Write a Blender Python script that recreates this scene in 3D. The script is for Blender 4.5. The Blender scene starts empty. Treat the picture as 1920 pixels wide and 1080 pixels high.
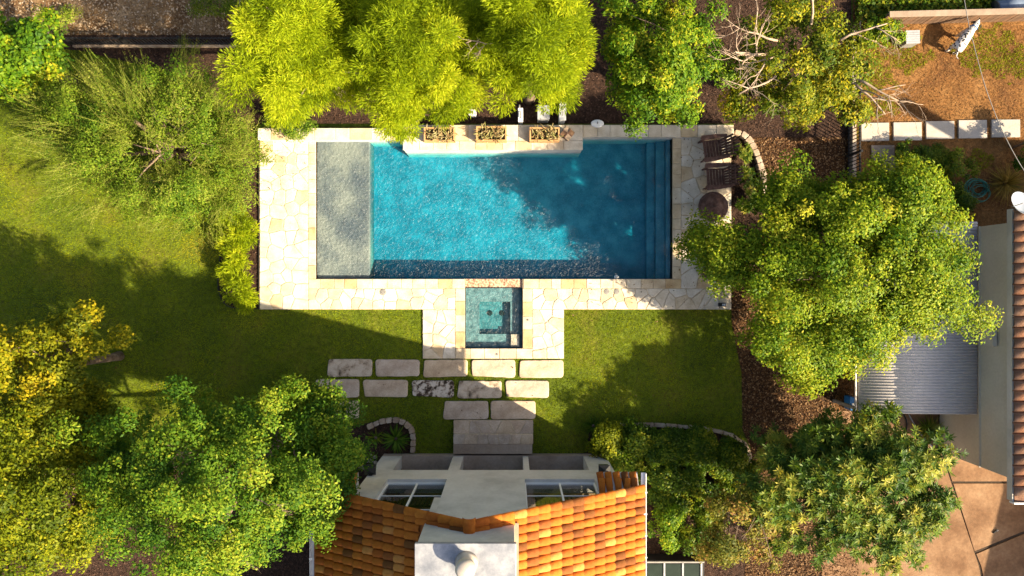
import bpy, math, random
import numpy as np
from mathutils import Vector, Matrix

SC = bpy.context.scene
COL = SC.collection
R = math.radians
random.seed(7)
RNG = np.random.default_rng(11)

# ------------------------------------------------------------------ camera, sky, sun, exposure
H = 21.33                                   # drone height above the lawn
cam = bpy.data.cameras.new('camera')
cam.lens = 24.0; cam.sensor_width = 36.0; cam.clip_end = 2000.0
cam_o = bpy.data.objects.new('camera', cam); COL.objects.link(cam_o)
cam_o.location = (0, 0, H)
SC.camera = cam_o

SUN_EL = R(34.0)
SUN_AZ = math.atan2(0.865, -0.502)          # sun stands to the east-south-east
world = bpy.data.worlds.new('World'); SC.world = world; world.use_nodes = True
wn = world.node_tree.nodes; wl = world.node_tree.links
sky = wn.new('ShaderNodeTexSky'); sky.sky_type = 'NISHITA'; sky.sun_disc = False
sky.dust_density = 4.0; sky.ozone_density = 0.3; sky.sun_elevation = SUN_EL; sky.sun_rotation = SUN_AZ
bg = wn['Background']; bg.inputs['Strength'].default_value = 0.073
wl.new(sky.outputs['Color'], bg.inputs['Color'])

sun = bpy.data.lights.new('sun', 'SUN'); sun.energy = 5.0; sun.angle = R(0.6); sun.color = (1.0, 0.83, 0.58)
sun_o = bpy.data.objects.new('sun', sun); COL.objects.link(sun_o); sun_o.location = (20, -12, 30)
ld = Vector((-0.865 * math.cos(SUN_EL), 0.502 * math.cos(SUN_EL), -math.sin(SUN_EL)))
sun_o.rotation_euler = ld.to_track_quat('-Z', 'Y').to_euler()

SC.view_settings.view_transform = 'Standard'
SC.view_settings.look = 'None'
SC.view_settings.gamma = 1.0
SC.view_settings.exposure = 1.68
SC.render.engine = 'CYCLES'
SC.cycles.use_denoising = True
SC.cycles.max_bounces = 8
SC.cycles.transparent_max_bounces = 12

# ------------------------------------------------------------------ small helpers
def P(px, py, z=0.0):                       # survey point of the photograph at height z, metres
    s = (H - z) / H / 60.0
    return ((px - 960) * s, (540 - py) * s)

def tag(o, label=None, cat=None, group=None, kind=None):
    if label: o['label'] = label
    if cat: o['category'] = cat
    if group: o['group'] = group
    if kind: o['kind'] = kind
    return o

def empty(name, loc=(0, 0, 0), rz=0.0, label=None, cat=None, group=None, kind=None):
    o = bpy.data.objects.new(name, None); COL.objects.link(o)
    o.location = loc; o.rotation_euler = (0, 0, rz); o.empty_display_size = 0.2
    return tag(o, label, cat, group, kind)

def link(name, me, mat=None, parent=None):
    o = bpy.data.objects.new(name, me); COL.objects.link(o)
    if mat is not None and len(me.materials) == 0: me.materials.append(mat)
    if parent is not None: o.parent = parent
    return o

class MB:
    def __init__(s): s.v = []; s.f = []
    def add(s, vs, fs):
        b = len(s.v); s.v += [tuple(v) for v in vs]; s.f += [tuple(i + b for i in f) for f in fs]
        return s
    def box(s, x0, x1, y0, y1, z0, z1):
        return s.add([(x0,y0,z0),(x1,y0,z0),(x1,y1,z0),(x0,y1,z0),(x0,y0,z1),(x1,y0,z1),(x1,y1,z1),(x0,y1,z1)],
                     [(0,3,2,1),(4,5,6,7),(0,1,5,4),(1,2,6,5),(2,3,7,6),(3,0,4,7)])
    def bar(s, a, b, w, h, up=(0, 0, 1)):   # box bar from a to b
        a = Vector(a); b = Vector(b); d = (b - a).normalized(); u = Vector(up)
        sd = d.cross(u)
        if sd.length < 1e-4: sd = d.cross(Vector((1, 0, 0)))
        sd.normalize(); u = sd.cross(d)
        sd *= w / 2; u *= h / 2
        vs = [a - sd - u, a + sd - u, a + sd + u, a - sd + u, b - sd - u, b + sd - u, b + sd + u, b - sd + u]
        return s.add(vs, [(0,1,2,3),(7,6,5,4),(4,5,1,0),(5,6,2,1),(6,7,3,2),(7,4,0,3)])
    def prism(s, poly, a0, a1, axis='z'):   # polygon extruded along an axis
        n = len(poly)
        if axis == 'z': mk = lambda p, t: (p[0], p[1], t)
        elif axis == 'y': mk = lambda p, t: (p[0], t, p[1])
        else: mk = lambda p, t: (t, p[0], p[1])
        vs = [mk(p, a0) for p in poly] + [mk(p, a1) for p in poly]
        fs = [tuple(range(n))[::-1], tuple(range(n, 2 * n))] + [(i, (i+1) % n, n + (i+1) % n, n + i) for i in range(n)]
        return s.add(vs, fs)
    def stone(s, poly, z0, z1, bev=0.01):   # prism with a bevelled top edge
        n = len(poly); cx = sum(p[0] for p in poly) / n; cy = sum(p[1] for p in poly) / n
        ins = []
        for p in poly:
            d = math.hypot(p[0]-cx, p[1]-cy) or 1; k = max(0.3, 1 - bev / d)
            ins.append((cx + (p[0]-cx) * k, cy + (p[1]-cy) * k))
        vs = [(p[0],p[1],z0) for p in poly] + [(p[0],p[1],z1-bev*0.8) for p in poly] + [(p[0],p[1],z1) for p in ins]
        fs = [tuple(range(2*n, 3*n))]
        for k in (0, n):
            fs += [(k+i, k+(i+1) % n, k+n+(i+1) % n, k+n+i) for i in range(n)]
        return s.add(vs, fs)
    def tube(s, pts, rad, n=6, cap=True):
        pts = [Vector(p) for p in pts]; m = len(pts)
        if not hasattr(rad, '__len__'): rad = [rad] * m
        b = len(s.v); ref = None
        for i, p in enumerate(pts):
            d = (pts[min(i+1, m-1)] - pts[max(i-1, 0)]).normalized()
            if ref is None:
                ref = d.cross(Vector((0, 0, 1)))
                if ref.length < 0.05: ref = Vector((1, 0, 0))
            ref = (ref - d * ref.dot(d)).normalized(); q = d.cross(ref)
            for k in range(n):
                a = 2 * math.pi * k / n
                s.v.append(tuple(p + (ref * math.cos(a) + q * math.sin(a)) * rad[i]))
        for i in range(m - 1):
            for k in range(n):
                s.f.append((b+i*n+k, b+i*n+(k+1) % n, b+(i+1)*n+(k+1) % n, b+(i+1)*n+k))
        if cap:
            s.f.append(tuple(b + k for k in range(n))[::-1]); s.f.append(tuple(b + (m-1)*n + k for k in range(n)))
        return s
    def lathe(s, prof, c=(0, 0), n=20, cap=True):
        b = len(s.v); m = len(prof)
        for r, z in prof:
            for k in range(n):
                a = 2 * math.pi * k / n; s.v.append((c[0] + r*math.cos(a), c[1] + r*math.sin(a), z))
        for i in range(m-1):
            for k in range(n):
                s.f.append((b+i*n+k, b+i*n+(k+1) % n, b+(i+1)*n+(k+1) % n, b+(i+1)*n+k))
        if cap:
            s.f.append(tuple(b + k for k in range(n))[::-1]); s.f.append(tuple(b + (m-1)*n + k for k in range(n)))
        return s
    def mesh(s, name, smooth=False):
        me = bpy.data.meshes.new(name); me.from_pydata(s.v, [], s.f); me.update()
        if smooth: me.polygons.foreach_set('use_smooth', [True] * len(me.polygons))
        return me
    def build(s, name, mat, parent=None, smooth=False, bevel=0.0):
        o = link(name, s.mesh(name, smooth), mat, parent)
        if bevel:
            m = o.modifiers.new('bevel', 'BEVEL'); m.width = bevel; m.segments = 2; m.limit_method = 'ANGLE'
        return o

def face_mesh(name, V, tint=None, nside=4):  # V: (n, nside, 3) array of loose faces
    n = len(V); me = bpy.data.meshes.new(name)
    me.vertices.add(n * nside); me.vertices.foreach_set('co', V.reshape(-1).astype(np.float32))
    me.loops.add(n * nside); me.loops.foreach_set('vertex_index', np.arange(n * nside, dtype=np.int32))
    me.polygons.add(n); me.polygons.foreach_set('loop_start', np.arange(0, n * nside, nside, dtype=np.int32))
    try: me.polygons.foreach_set('loop_total', np.full(n, nside, dtype=np.int32))
    except Exception: pass
    if tint is not None:
        at = me.attributes.new('tint', 'FLOAT', 'POINT')
        at.data.foreach_set('value', np.repeat(tint, nside).astype(np.float32))
    me.update(); me.validate()
    return me

def inside(poly, X, Y):
    r = np.zeros(len(X), bool); n = len(poly)
    for i in range(n):
        x0, y0 = poly[i]; x1, y1 = poly[(i+1) % n]
        c = ((y0 > Y) != (y1 > Y)) & (X < (x1-x0) * (Y-y0) / ((y1-y0) if y1 != y0 else 1e-9) + x0)
        r ^= c
    return r

def norm(a): return a / np.maximum(np.linalg.norm(a, axis=-1, keepdims=True), 1e-9)

# ------------------------------------------------------------------ materials
def newmat(name):
    m = bpy.data.materials.new(name); m.use_nodes = True
    return m, m.node_tree.nodes, m.node_tree.links, m.node_tree.nodes['Principled BSDF']

def ramp(nodes, stops):
    r = nodes.new('ShaderNodeValToRGB'); e = r.color_ramp.elements
    while len(e) < len(stops): e.new(0.5)
    for el, (p, c) in zip(e, stops): el.position = p; el.color = (*c, 1)
    return r

def surf(name, cols, scale=3.0, rough=0.8, bump=0.0, bscale=None, rnd=None, fine=0.0, spec=0.3, metal=0.0, detail=8, hvar=0.0, lo=.34, hi=.66):
    """noise-driven colour; rnd = list of colours picked at random for each object"""
    m, N, L, B = newmat(name)
    tc = N.new('ShaderNodeTexCoord')
    nz = N.new('ShaderNodeTexNoise'); nz.inputs['Scale'].default_value = scale; nz.inputs['Detail'].default_value = detail
    nz.inputs['Roughness'].default_value = 0.62
    L.new(tc.outputs['Object'], nz.inputs['Vector'])
    st = [(lo + (hi-lo) * i / max(1, len(cols)-1), c) for i, c in enumerate(cols)]
    r = ramp(N, st); L.new(nz.outputs['Fac'], r.inputs['Fac'])
    out = r.outputs['Color']
    if rnd:
        oi = N.new('ShaderNodeObjectInfo')
        rr = ramp(N, [(i / len(rnd), c) for i, c in enumerate(rnd)]); rr.color_ramp.interpolation = 'CONSTANT'
        L.new(oi.outputs['Random'], rr.inputs['Fac'])
        mx = N.new('ShaderNodeMix'); mx.data_type = 'RGBA'; mx.blend_type = 'MULTIPLY'; mx.inputs[0].default_value = 1.0
        L.new(out, mx.inputs[6]); L.new(rr.outputs['Color'], mx.inputs[7]); out = mx.outputs[2]
    if fine:
        n2 = N.new('ShaderNodeTexNoise'); n2.inputs['Scale'].default_value = scale * 14; n2.inputs['Detail'].default_value = 4
        L.new(tc.outputs['Object'], n2.inputs['Vector'])
        r2 = ramp(N, [(0.3, (1-fine,)*3), (0.7, (1+fine*0.4,)*3)]); L.new(n2.outputs['Fac'], r2.inputs['Fac'])
        mx = N.new('ShaderNodeMix'); mx.data_type = 'RGBA'; mx.blend_type = 'MULTIPLY'; mx.inputs[0].default_value = 1.0
        L.new(out, mx.inputs[6]); L.new(r2.outputs['Color'], mx.inputs[7]); out = mx.outputs[2]
    L.new(out, B.inputs['Base Color'])
    B.inputs['Roughness'].default_value = rough; B.inputs['Specular IOR Level'].default_value = spec; B.inputs['Metallic'].default_value = metal
    if bump:
        nb = N.new('ShaderNodeTexNoise'); nb.inputs['Scale'].default_value = bscale or scale * 5; nb.inputs['Detail'].default_value = 6
        L.new(tc.outputs['Object'], nb.inputs['Vector'])
        bp = N.new('ShaderNodeBump'); bp.inputs['Strength'].default_value = bump; bp.inputs['Distance'].default_value = 0.03
        L.new(nb.outputs['Fac'], bp.inputs['Height']); L.new(bp.outputs['Normal'], B.inputs['Normal'])
    return m

def leafmat(name, cols, trans=0.35, rough=0.5, tcol=None):
    m, N, L, B = newmat(name)
    at = N.new('ShaderNodeAttribute'); at.attribute_name = 'tint'
    r = ramp(N, [(i / max(1, len(cols)-1), c) for i, c in enumerate(cols)]); L.new(at.outputs['Fac'], r.inputs['Fac'])
    L.new(r.outputs['Color'], B.inputs['Base Color']); B.inputs['Roughness'].default_value = rough
    B.inputs['Specular IOR Level'].default_value = 0.12
    if trans:
        t = N.new('ShaderNodeBsdfTranslucent')
        mx = N.new('ShaderNodeMix'); mx.data_type = 'RGBA'; mx.blend_type = 'MULTIPLY'; mx.inputs[0].default_value = 1.0
        L.new(r.outputs['Color'], mx.inputs[6]); mx.inputs[7].default_value = (*(tcol or (1.5, 1.35, 0.5)), 1)
        L.new(mx.outputs[2], t.inputs['Color'])
        ms = N.new('ShaderNodeMixShader'); ms.inputs[0].default_value = trans
        L.new(B.outputs[0], ms.inputs[1]); L.new(t.outputs[0], ms.inputs[2])
        L.new(ms.outputs[0], N['Material Output'].inputs['Surface'])
    return m

M = {}
M['lawn'] = surf('lawn soil and turf', [(.055,.082,.005),(.09,.125,.006),(.14,.14,.014)], .55, .95, .5, 30, fine=.5)
M['grass'] = leafmat('grass blade', [(.11,.165,.003),(.205,.26,.004),(.34,.335,.006),(.34,.27,.05)], .34, .6)
M['mulch'] = surf('dark bark mulch', [(.020,.011,.007),(.042,.021,.013),(.078,.042,.026)], 9, .95, .9, 40, fine=.6)
M['litter_soil'] = surf('brown leaf litter soil', [(.026,.013,.007),(.055,.027,.012),(.10,.05,.022)], 7, .95, .9, 34, fine=.6)
M['litter'] = leafmat('dry fallen leaf', [(.03,.013,.006),(.075,.034,.012),(.14,.07,.026),(.30,.19,.10)], .1, .7, (1,.8,.5))
M['chip'] = leafmat('bark chip', [(.012,.007,.005),(.033,.017,.010),(.07,.037,.023),(.14,.085,.06)], 0, .9)
M['dirt'] = surf('dry yard dirt', [(.11,.045,.013),(.20,.090,.024),(.28,.14,.045)], .8, .95, .7, 26, fine=.45)
M['drygrass'] = leafmat('dry grass blade', [(.14,.07,.022),(.24,.13,.045),(.33,.20,.085)], .15, .8, (1.1,.9,.5))
M['gravel'] = surf('dry rubble ground', [(.11,.055,.022),(.21,.125,.055),(.36,.25,.14)], 1.2, .95, .9, 22, fine=.5)
M['pebble'] = leafmat('pale pebble', [(.12,.07,.035),(.27,.19,.11),(.46,.37,.27)], 0, .9)
M['flag'] = surf('cream limestone flagstone', [(.48,.42,.33),(.59,.535,.445),(.68,.63,.55)], 2.6, .8, .25, 22,
                 rnd=[(1,1,1),(.98,.95,.9),(1,.97,.92),(.93,.84,.70),(1,1,1),(.98,.92,.83),(1.0,.96,.9),(.88,.74,.56)], fine=.14)
M['coping'] = surf('tan limestone coping', [(.44,.36,.26),(.56,.49,.38),(.65,.59,.49)], 2.2, .75, .2, 20,
                   rnd=[(1,1,1),(.95,.86,.72),(1,.96,.9),(.88,.72,.50),(1,.98,.93),(.97,.9,.78)], fine=.14)
M['mortar'] = surf('sandy mortar joint', [(.42,.33,.22),(.55,.45,.33)], 6, .95, .4, 30)
M['paver'] = surf('limestone block paver', [(.38,.295,.215),(.48,.385,.29),(.56,.47,.375)], 2.2, .85, .35, 16,
                  rnd=[(1,.96,.93),(.95,.93,.95),(1,.95,.86),(.9,.9,.94)], fine=.2)
M['paver_worn'] = surf('mottled black and white limestone', [(.035,.024,.016),(.10,.07,.05),(.40,.34,.28),(.56,.50,.43)], 7, .9, .8, 14, fine=.25, lo=.40, hi=.58)
M['paver_pit'] = surf('pitted limestone', [(.05,.035,.025),(.33,.26,.19),(.45,.37,.29),(.52,.44,.35)], 4.5, .9, .6, 16, fine=.2, lo=.33, hi=.60)
M['edge'] = surf('rough cut edging stone', [(.28,.21,.16),(.40,.32,.25),(.47,.40,.33)], 5, .9, .5, 22, rnd=[(1,1,1),(.9,.86,.82),(1,.94,.86)], fine=.25)
M['stucco'] = surf('off white stucco', [(.44,.42,.385),(.56,.535,.495),(.62,.595,.555)], .9, .9, .25, 90, fine=.06)
M['stucco_n'] = surf('warm grey stucco', [(.47,.43,.36),(.55,.51,.435)], 1.0, .9, .3, 90, fine=.08)
M['tile'] = surf('terracotta roof tile', [(.27,.072,.010),(.36,.105,.013),(.44,.14,.02)], 5, .75, .2, 30, spec=.15,
                 rnd=[(1,1,1),(1.0,.95,.9),(.38,.45,.9),(1.1,1.15,1.2),(.9,.8,.9),(.62,.62,1.1),(1,1,1),(.8,.7,.8),(1.25,1.7,3.2),(1,.95,.9),(1.05,1.0,.9),(1.05,1.05,1),(1.1,1.05,1)], fine=.2)
M['tile_pan'] = surf('terracotta pan tile', [(.25,.075,.016),(.35,.11,.022)], 6, .85, .3, 30)
M['tile_n'] = surf('weathered brown roof tile', [(.17,.085,.05),(.26,.14,.085),(.34,.20,.13)], 5, .8, .3, 30,
                   rnd=[(1,1,1),(.7,.66,.64),(1.2,1,.85),(.85,.8,.78)], fine=.25)
M['concrete'] = surf('plain concrete', [(.25,.185,.135),(.33,.255,.195),(.38,.305,.24)], 1.2, .9, .25, 30, fine=.15)
M['slab'] = surf('stained tan concrete', [(.13,.065,.03),(.20,.112,.058),(.27,.165,.092)], .9, .9, .3, 28, fine=.2)
M['padc'] = surf('pale concrete pad', [(.36,.325,.28),(.44,.40,.355)], 1.5, .85, .2, 30, fine=.1)
M['white'] = surf('white paint', [(.74,.74,.73),(.8,.8,.79)], 4, .5)
M['galv'] = surf('galvanised sheet', [(.20,.215,.245),(.30,.31,.335),(.42,.43,.44)], 2.6, .45, .1, 20, metal=.35, fine=.08)
M['cowl'] = surf('pale pipe metal', [(.42,.36,.30),(.52,.46,.39)], 4, .45, metal=.2)
M['black'] = surf('black painted metal', [(.014,.014,.015),(.024,.023,.022)], 8, .5)
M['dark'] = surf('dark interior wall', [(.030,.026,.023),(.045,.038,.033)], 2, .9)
M['deckwood'] = surf('tan floor boards', [(.36,.24,.13),(.46,.32,.18)], 3, .8, .1)
M['fire'] = surf('brown stained chair wood', [(.070,.033,.026),(.11,.056,.044),(.15,.085,.068)], 9, .7, .3, 40, fine=.2)
M['rust'] = surf('rust brown metal bowl', [(.075,.034,.024),(.13,.066,.050),(.21,.125,.10)], 5, .75, .4, 24, fine=.3)
M['copper'] = surf('copper toned planter board', [(.40,.22,.09),(.52,.31,.14)], 4, .6, .2, fine=.12)
M['soil'] = surf('dark potting soil', [(.03,.02,.013),(.06,.04,.025)], 14, .95, .8, 40)
M['bark'] = surf('grey brown bark', [(.10,.065,.042),(.17,.12,.085),(.24,.18,.135)], 8, .9, .7, 26)
M['deadwood'] = surf('bare pale deadwood', [(.28,.20,.14),(.40,.31,.235)], 6, .85, .3)
M['twig'] = surf('tan twig', [(.28,.20,.08),(.36,.27,.12)], 6, .9)
M['woodfence'] = surf('weathered fence board', [(.12,.068,.04),(.20,.13,.085)], 5, .9, .4, 30, rnd=[(1,1,1),(.82,.8,.78),(1.1,1,.92)])
M['cap'] = surf('pale fence cap board', [(.22,.16,.115),(.30,.23,.17)], 4, .85, .2)
M['corr'] = surf('grey corrugated sheet', [(.55,.51,.50),(.64,.60,.585)], 1.2, .6, metal=.1, fine=.05)
M['blue'] = surf('blue grey plastic', [(.10,.14,.21),(.14,.18,.26)], 3, .5)
M['bluebox'] = surf('blue plastic', [(.02,.13,.38),(.03,.18,.46)], 3, .45)
M['greybox'] = surf('weathered grey lid', [(.24,.25,.27),(.36,.37,.39)], 4, .7, .2)
M['greyplastic'] = surf('grey plastic', [(.20,.19,.18),(.27,.26,.24)], 6, .6)
M['hose'] = surf('green hose', [(.02,.12,.09),(.03,.17,.13)], 3, .4)
M['dish'] = surf('pale grey dish', [(.28,.32,.38),(.36,.40,.46)], 3, .5)
M['glass'] = surf('dark glass', [(.012,.02,.015),(.02,.032,.024)], 1.5, .35, spec=.2)
M['rock'] = surf('pale rubble rock', [(.22,.18,.14),(.40,.34,.28)], 5, .9, .5, rnd=[(1,1,1),(.7,.68,.66),(1.1,1.05,1)])

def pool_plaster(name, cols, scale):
    m = surf(name, cols, scale, .7, .15, 30, fine=.18)  # fine mottling painted in to imitate the grain of rippled sunlight on the floor
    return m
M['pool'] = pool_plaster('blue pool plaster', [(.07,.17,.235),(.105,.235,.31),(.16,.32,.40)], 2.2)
M['shelf'] = surf('grey cloudy pool plaster', [(.085,.095,.112),(.14,.143,.145),(.225,.215,.195)], .8, .7, .1, 30, fine=.10, lo=.38, hi=.6)
M['spa'] = surf('grey green pebble plaster', [(.10,.135,.15),(.17,.21,.225),(.26,.30,.31)], 6, .8, .3, 40, fine=.3)
M['spatile'] = surf('dark slate blue waterline tile', [(.035,.045,.075),(.06,.075,.115)], 12, .4)
M['spill'] = surf('orange brown pebble mosaic', [(.10,.045,.03),(.42,.24,.15),(.58,.40,.28)], 16, .7, .5, 40, lo=.36, hi=.6)

def schlick(N, L, f0, normal=None):         # same reflectance from both sides
    lw = N.new('ShaderNodeLayerWeight')
    if normal is not None: L.new(normal, lw.inputs['Normal'])
    p = N.new('ShaderNodeMath'); p.operation = 'POWER'; L.new(lw.outputs['Facing'], p.inputs[0]); p.inputs[1].default_value = 5.0
    a = N.new('ShaderNodeMath'); a.operation = 'MULTIPLY_ADD'; L.new(p.outputs[0], a.inputs[0]); a.inputs[1].default_value = 1-f0; a.inputs[2].default_value = f0
    a.use_clamp = True
    return a.outputs[0]
def watermat():
    m, N, L, B = newmat('pool water'); N.remove(B)
    out = N['Material Output']
    tr = N.new('ShaderNodeBsdfTransparent'); tr.inputs[0].default_value = (.97, .985, .99, 1)
    gl = N.new('ShaderNodeBsdfGlossy'); gl.inputs['Roughness'].default_value = .33
    tc = N.new('ShaderNodeTexCoord')
    nz = N.new('ShaderNodeTexNoise'); nz.inputs['Scale'].default_value = 9.0; nz.inputs['Detail'].default_value = 3; nz.inputs['Distortion'].default_value = .9
    L.new(tc.outputs['Object'], nz.inputs['Vector'])
    bp = N.new('ShaderNodeBump'); bp.inputs['Strength'].default_value = 1.0; bp.inputs['Distance'].default_value = .11
    L.new(nz.outputs['Fac'], bp.inputs['Height'])
    L.new(bp.outputs['Normal'], gl.inputs['Normal'])
    mx = N.new('ShaderNodeMixShader'); L.new(schlick(N, L, .021, bp.outputs['Normal']), mx.inputs[0]); L.new(tr.outputs[0], mx.inputs[1]); L.new(gl.outputs[0], mx.inputs[2])
    L.new(mx.outputs[0], out.inputs['Surface'])
    va = N.new('ShaderNodeVolumeAbsorption'); va.inputs['Color'].default_value = (.01, .89, .95, 1); va.inputs['Density'].default_value = 1.4
    L.new(va.outputs[0], out.inputs['Volume'])
    return m
M['water'] = watermat()

# ------------------------------------------------------------------ ground and pool basin
def struct(name, mb, mat, label, parent=None, smooth=False):
    o = mb.build(name, mat, parent, smooth)
    return tag(o, label, None, None, 'structure')

def rect(px0, px1, py0, py1, z=0.0):
    x0, y1 = P(px0, py0, z); x1, y0 = P(px1, py1, z)
    return x0, x1, y0, y1

POOL = rect(593, 1260, 258, 523)
SPA = rect(872, 980, 540, 653)
WELL = rect(872, 980, 523, 540)             # spillway strip between the two

g = MB()
xs = [-400, POOL[0]-.02, SPA[0]-.02, SPA[1]+.02, POOL[1]+.02, 400]
ys = [-400, SPA[2]-.02, POOL[2]-.02, POOL[3]+.02, 400]
for i in range(5):
    for j in range(4):
        hole = (j == 2 and 1 <= i <= 3) or (j == 1 and i == 2)
        if not hole:
            g.add([(xs[i],ys[j],0),(xs[i+1],ys[j],0),(xs[i+1],ys[j+1],0),(xs[i],ys[j+1],0)], [(0,1,2,3)])
struct('lawn_ground', g, M['lawn'], 'short green lawn around the pool terrace')

def basin(mb, x0, x1, y0, y1, zt, zb):      # inward facing walls
    mb.add([(x0,y0,zt),(x1,y0,zt),(x1,y1,zt),(x0,y1,zt),(x0,y0,zb),(x1,y0,zb),(x1,y1,zb),(x0,y1,zb)],
           [(0,1,5,4),(1,2,6,5),(2,3,7,6),(3,0,4,7),(4,5,6,7)])
ZF = -.80; ZW = -.045
shelf_x = P(692, 0)[0]
pb = MB(); basin(pb, *POOL, .02, ZF)
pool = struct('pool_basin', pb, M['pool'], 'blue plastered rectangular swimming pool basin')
sh = MB(); r_ = .16                          # tanning shelf with rounded nose
prof = [(POOL[0]+.003, ZF), (POOL[0]+.003, -.10), (shelf_x - .03, -.10), (shelf_x-.008, -.108), (shelf_x, -.13), (shelf_x, ZF)]
sh.prism(prof, POOL[2]+.003, POOL[3]-.003, 'y')
tag(sh.build('tanning_shelf', M['shelf'], pool), 'grey cloudy shallow shelf')
for k, (pa, zt) in enumerate([(1252, -.20), (1235, -.40), (1219, -.58)]):
    st = MB(); xa = P(pa, 0)[0]
    xb = POOL[1]-.003 if k == 0 else P([1252, 1235][k-1], 0)[0] - .002
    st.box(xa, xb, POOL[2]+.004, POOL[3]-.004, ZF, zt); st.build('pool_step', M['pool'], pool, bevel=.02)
w = MB(); w.box(POOL[0]-.015, POOL[1]+.015, POOL[2]-.015, POOL[3]+.015, ZF-.08, ZW)
struct('pool_water', w, M['water'], 'clear blue rippled pool water')

sb = MB(); basin(sb, *SPA, .02, -.42)
spa = struct('spa_basin', sb, M['spatile'], 'square sunken spa with benches')
fx0, fx1, fy0, fy1 = rect(898, 957, 566, 627)
bn = MB()
x0, x1, y0, y1 = SPA; e = .004
bn.box(x0+e, fx0, y0+e, y1-e, -.415, -.20); bn.box(fx1, x1-e, y0+e, y1-e, -.415, -.20)
bn.box(fx0, fx1, fy1, y1-e, -.415, -.20); bn.box(fx0, fx1, y0+e, fy0, -.415, -.20)
bn.build('bench', M['spa'], spa)
fl = MB(); fl.box(fx0+.002, fx1-.002, fy0+.002, fy1-.002, -.415, -.405); fl.build('floor', M['spa'], spa)
sx0, sx1, sy0, sy1 = rect(958, 974, 627, 650)
cs = MB(); cs.box(sx0, sx1, sy0, sy1, -.2, -.075); cs.build('corner_step', M['paver'], spa, bevel=.008)
for px in (918, 941):
    x, y = P(px, 588); d = MB(); d.lathe([(.085, -.405), (.085, -.385), (.06, -.378), (.001, -.376)], (x, y), 18); d.build('drain', M['black'], spa)
w = MB(); w.box(SPA[0]-.015, SPA[1]+.015, SPA[2]-.015, SPA[3]-.004, -.5, ZW+.005)
wo = struct('spa_water', w, M['water'], 'clear water in the square spa')
sp = MB(); sp.box(WELL[0]+.004, WELL[1]-.004, WELL[2]+.004, WELL[3]-.001, ZF, -.022)
sp.build('spillway', M['spill'], spa)
spw = MB(); basin(spw, WELL[0], WELL[1], WELL[2], WELL[3], .02, -.05)

# ------------------------------------------------------------------ flagstone terrace
def clip(poly, nx, ny, d):                  # keep n.p <= d
    out = []; n = len(poly)
    for i in range(n):
        a = poly[i]; b = poly[(i+1) % n]; da = nx*a[0]+ny*a[1]-d; db = nx*b[0]+ny*b[1]-d
        if da <= 0: out.append(a)
        if da * db < 0:
            t = da / (da - db); out.append((a[0]+t*(b[0]-a[0]), a[1]+t*(b[1]-a[1])))
    return out

def wobble(poly, amp):
    out = []; n = len(poly)
    for i in range(n):
        a = poly[i]; b = poly[(i+1) % n]; l = math.hypot(b[0]-a[0], b[1]-a[1])
        if l < 1e-4: continue
        if l > .12:                          # knock the corner and bow the edge a little
            t0 = min(.2, .03 / l)
            out.append((a[0]+(b[0]-a[0])*t0, a[1]+(b[1]-a[1])*t0))
            o = random.uniform(-amp, amp * .3); nx, ny = (b[1]-a[1])/l, -(b[0]-a[0])/l
            out.append(((a[0]+b[0])/2 + nx*o, (a[1]+b[1])/2 + ny*o))
            out.append((b[0]-(b[0]-a[0])*t0, b[1]-(b[1]-a[1])*t0))
        else: out.append(a)
    return out

def crazy(rc, step, gap, zt, parent, mat, name='flagstone', z0=.004):
    x0, x1, y0, y1 = rc
    nx = max(1, round((x1-x0)/step)); ny = max(1, round((y1-y0)/step)); pts = []
    for i in range(nx):
        for j in range(ny):
            pts.append((x0+(i+.5+random.uniform(-.42,.42))*(x1-x0)/nx, y0+(j+.5+random.uniform(-.42,.42))*(y1-y0)/ny))
    for i, p in enumerate(pts):
        poly = [(x0+.004,y0+.004),(x1-.004,y0+.004),(x1-.004,y1-.004),(x0+.004,y1-.004)]
        for j, q in enumerate(pts):
            if i == j: continue
            dx, dy = q[0]-p[0], q[1]-p[1]; l = math.hypot(dx, dy)
            if l > step * 3.2: continue
            dx /= l; dy /= l
            poly = clip(poly, dx, dy, dx*(p[0]+q[0])/2 + dy*(p[1]+q[1])/2 - gap/2)
            if len(poly) < 3: break
        if len(poly) < 3: continue
        poly = wobble(poly, .016)
        if len(poly) < 3: continue
        m = MB(); m.stone(poly, z0, zt + random.uniform(-.004, .004), .008); m.build(name, mat, parent)

def coping_run(rc, n, along, zt, parent, mat=None, gap=.012, name='coping_stone', z0=.004):
    x0, x1, y0, y1 = rc
    cuts = [0.0]
    for i in range(n): cuts.append(cuts[-1] + random.uniform(.7, 1.3))
    cuts = [c / cuts[-1] for c in cuts]
    for i in range(n):
        if along == 'x':
            a, b = x0+(x1-x0)*cuts[i]+gap/2, x0+(x1-x0)*cuts[i+1]-gap/2
            poly = [(a,y0+.003),(b,y0+.003),(b,y1-.003),(a,y1-.003)]
        else:
            a, b = y0+(y1-y0)*cuts[i]+gap/2, y0+(y1-y0)*cuts[i+1]-gap/2
            poly = [(x0+.003,a),(x1-.003,a),(x1-.003,b),(x0+.003,b)]
        m = MB(); m.stone(poly, z0, zt + random.uniform(-.003, .003), .010); m.build(name, mat or M['coping'], parent)

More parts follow.
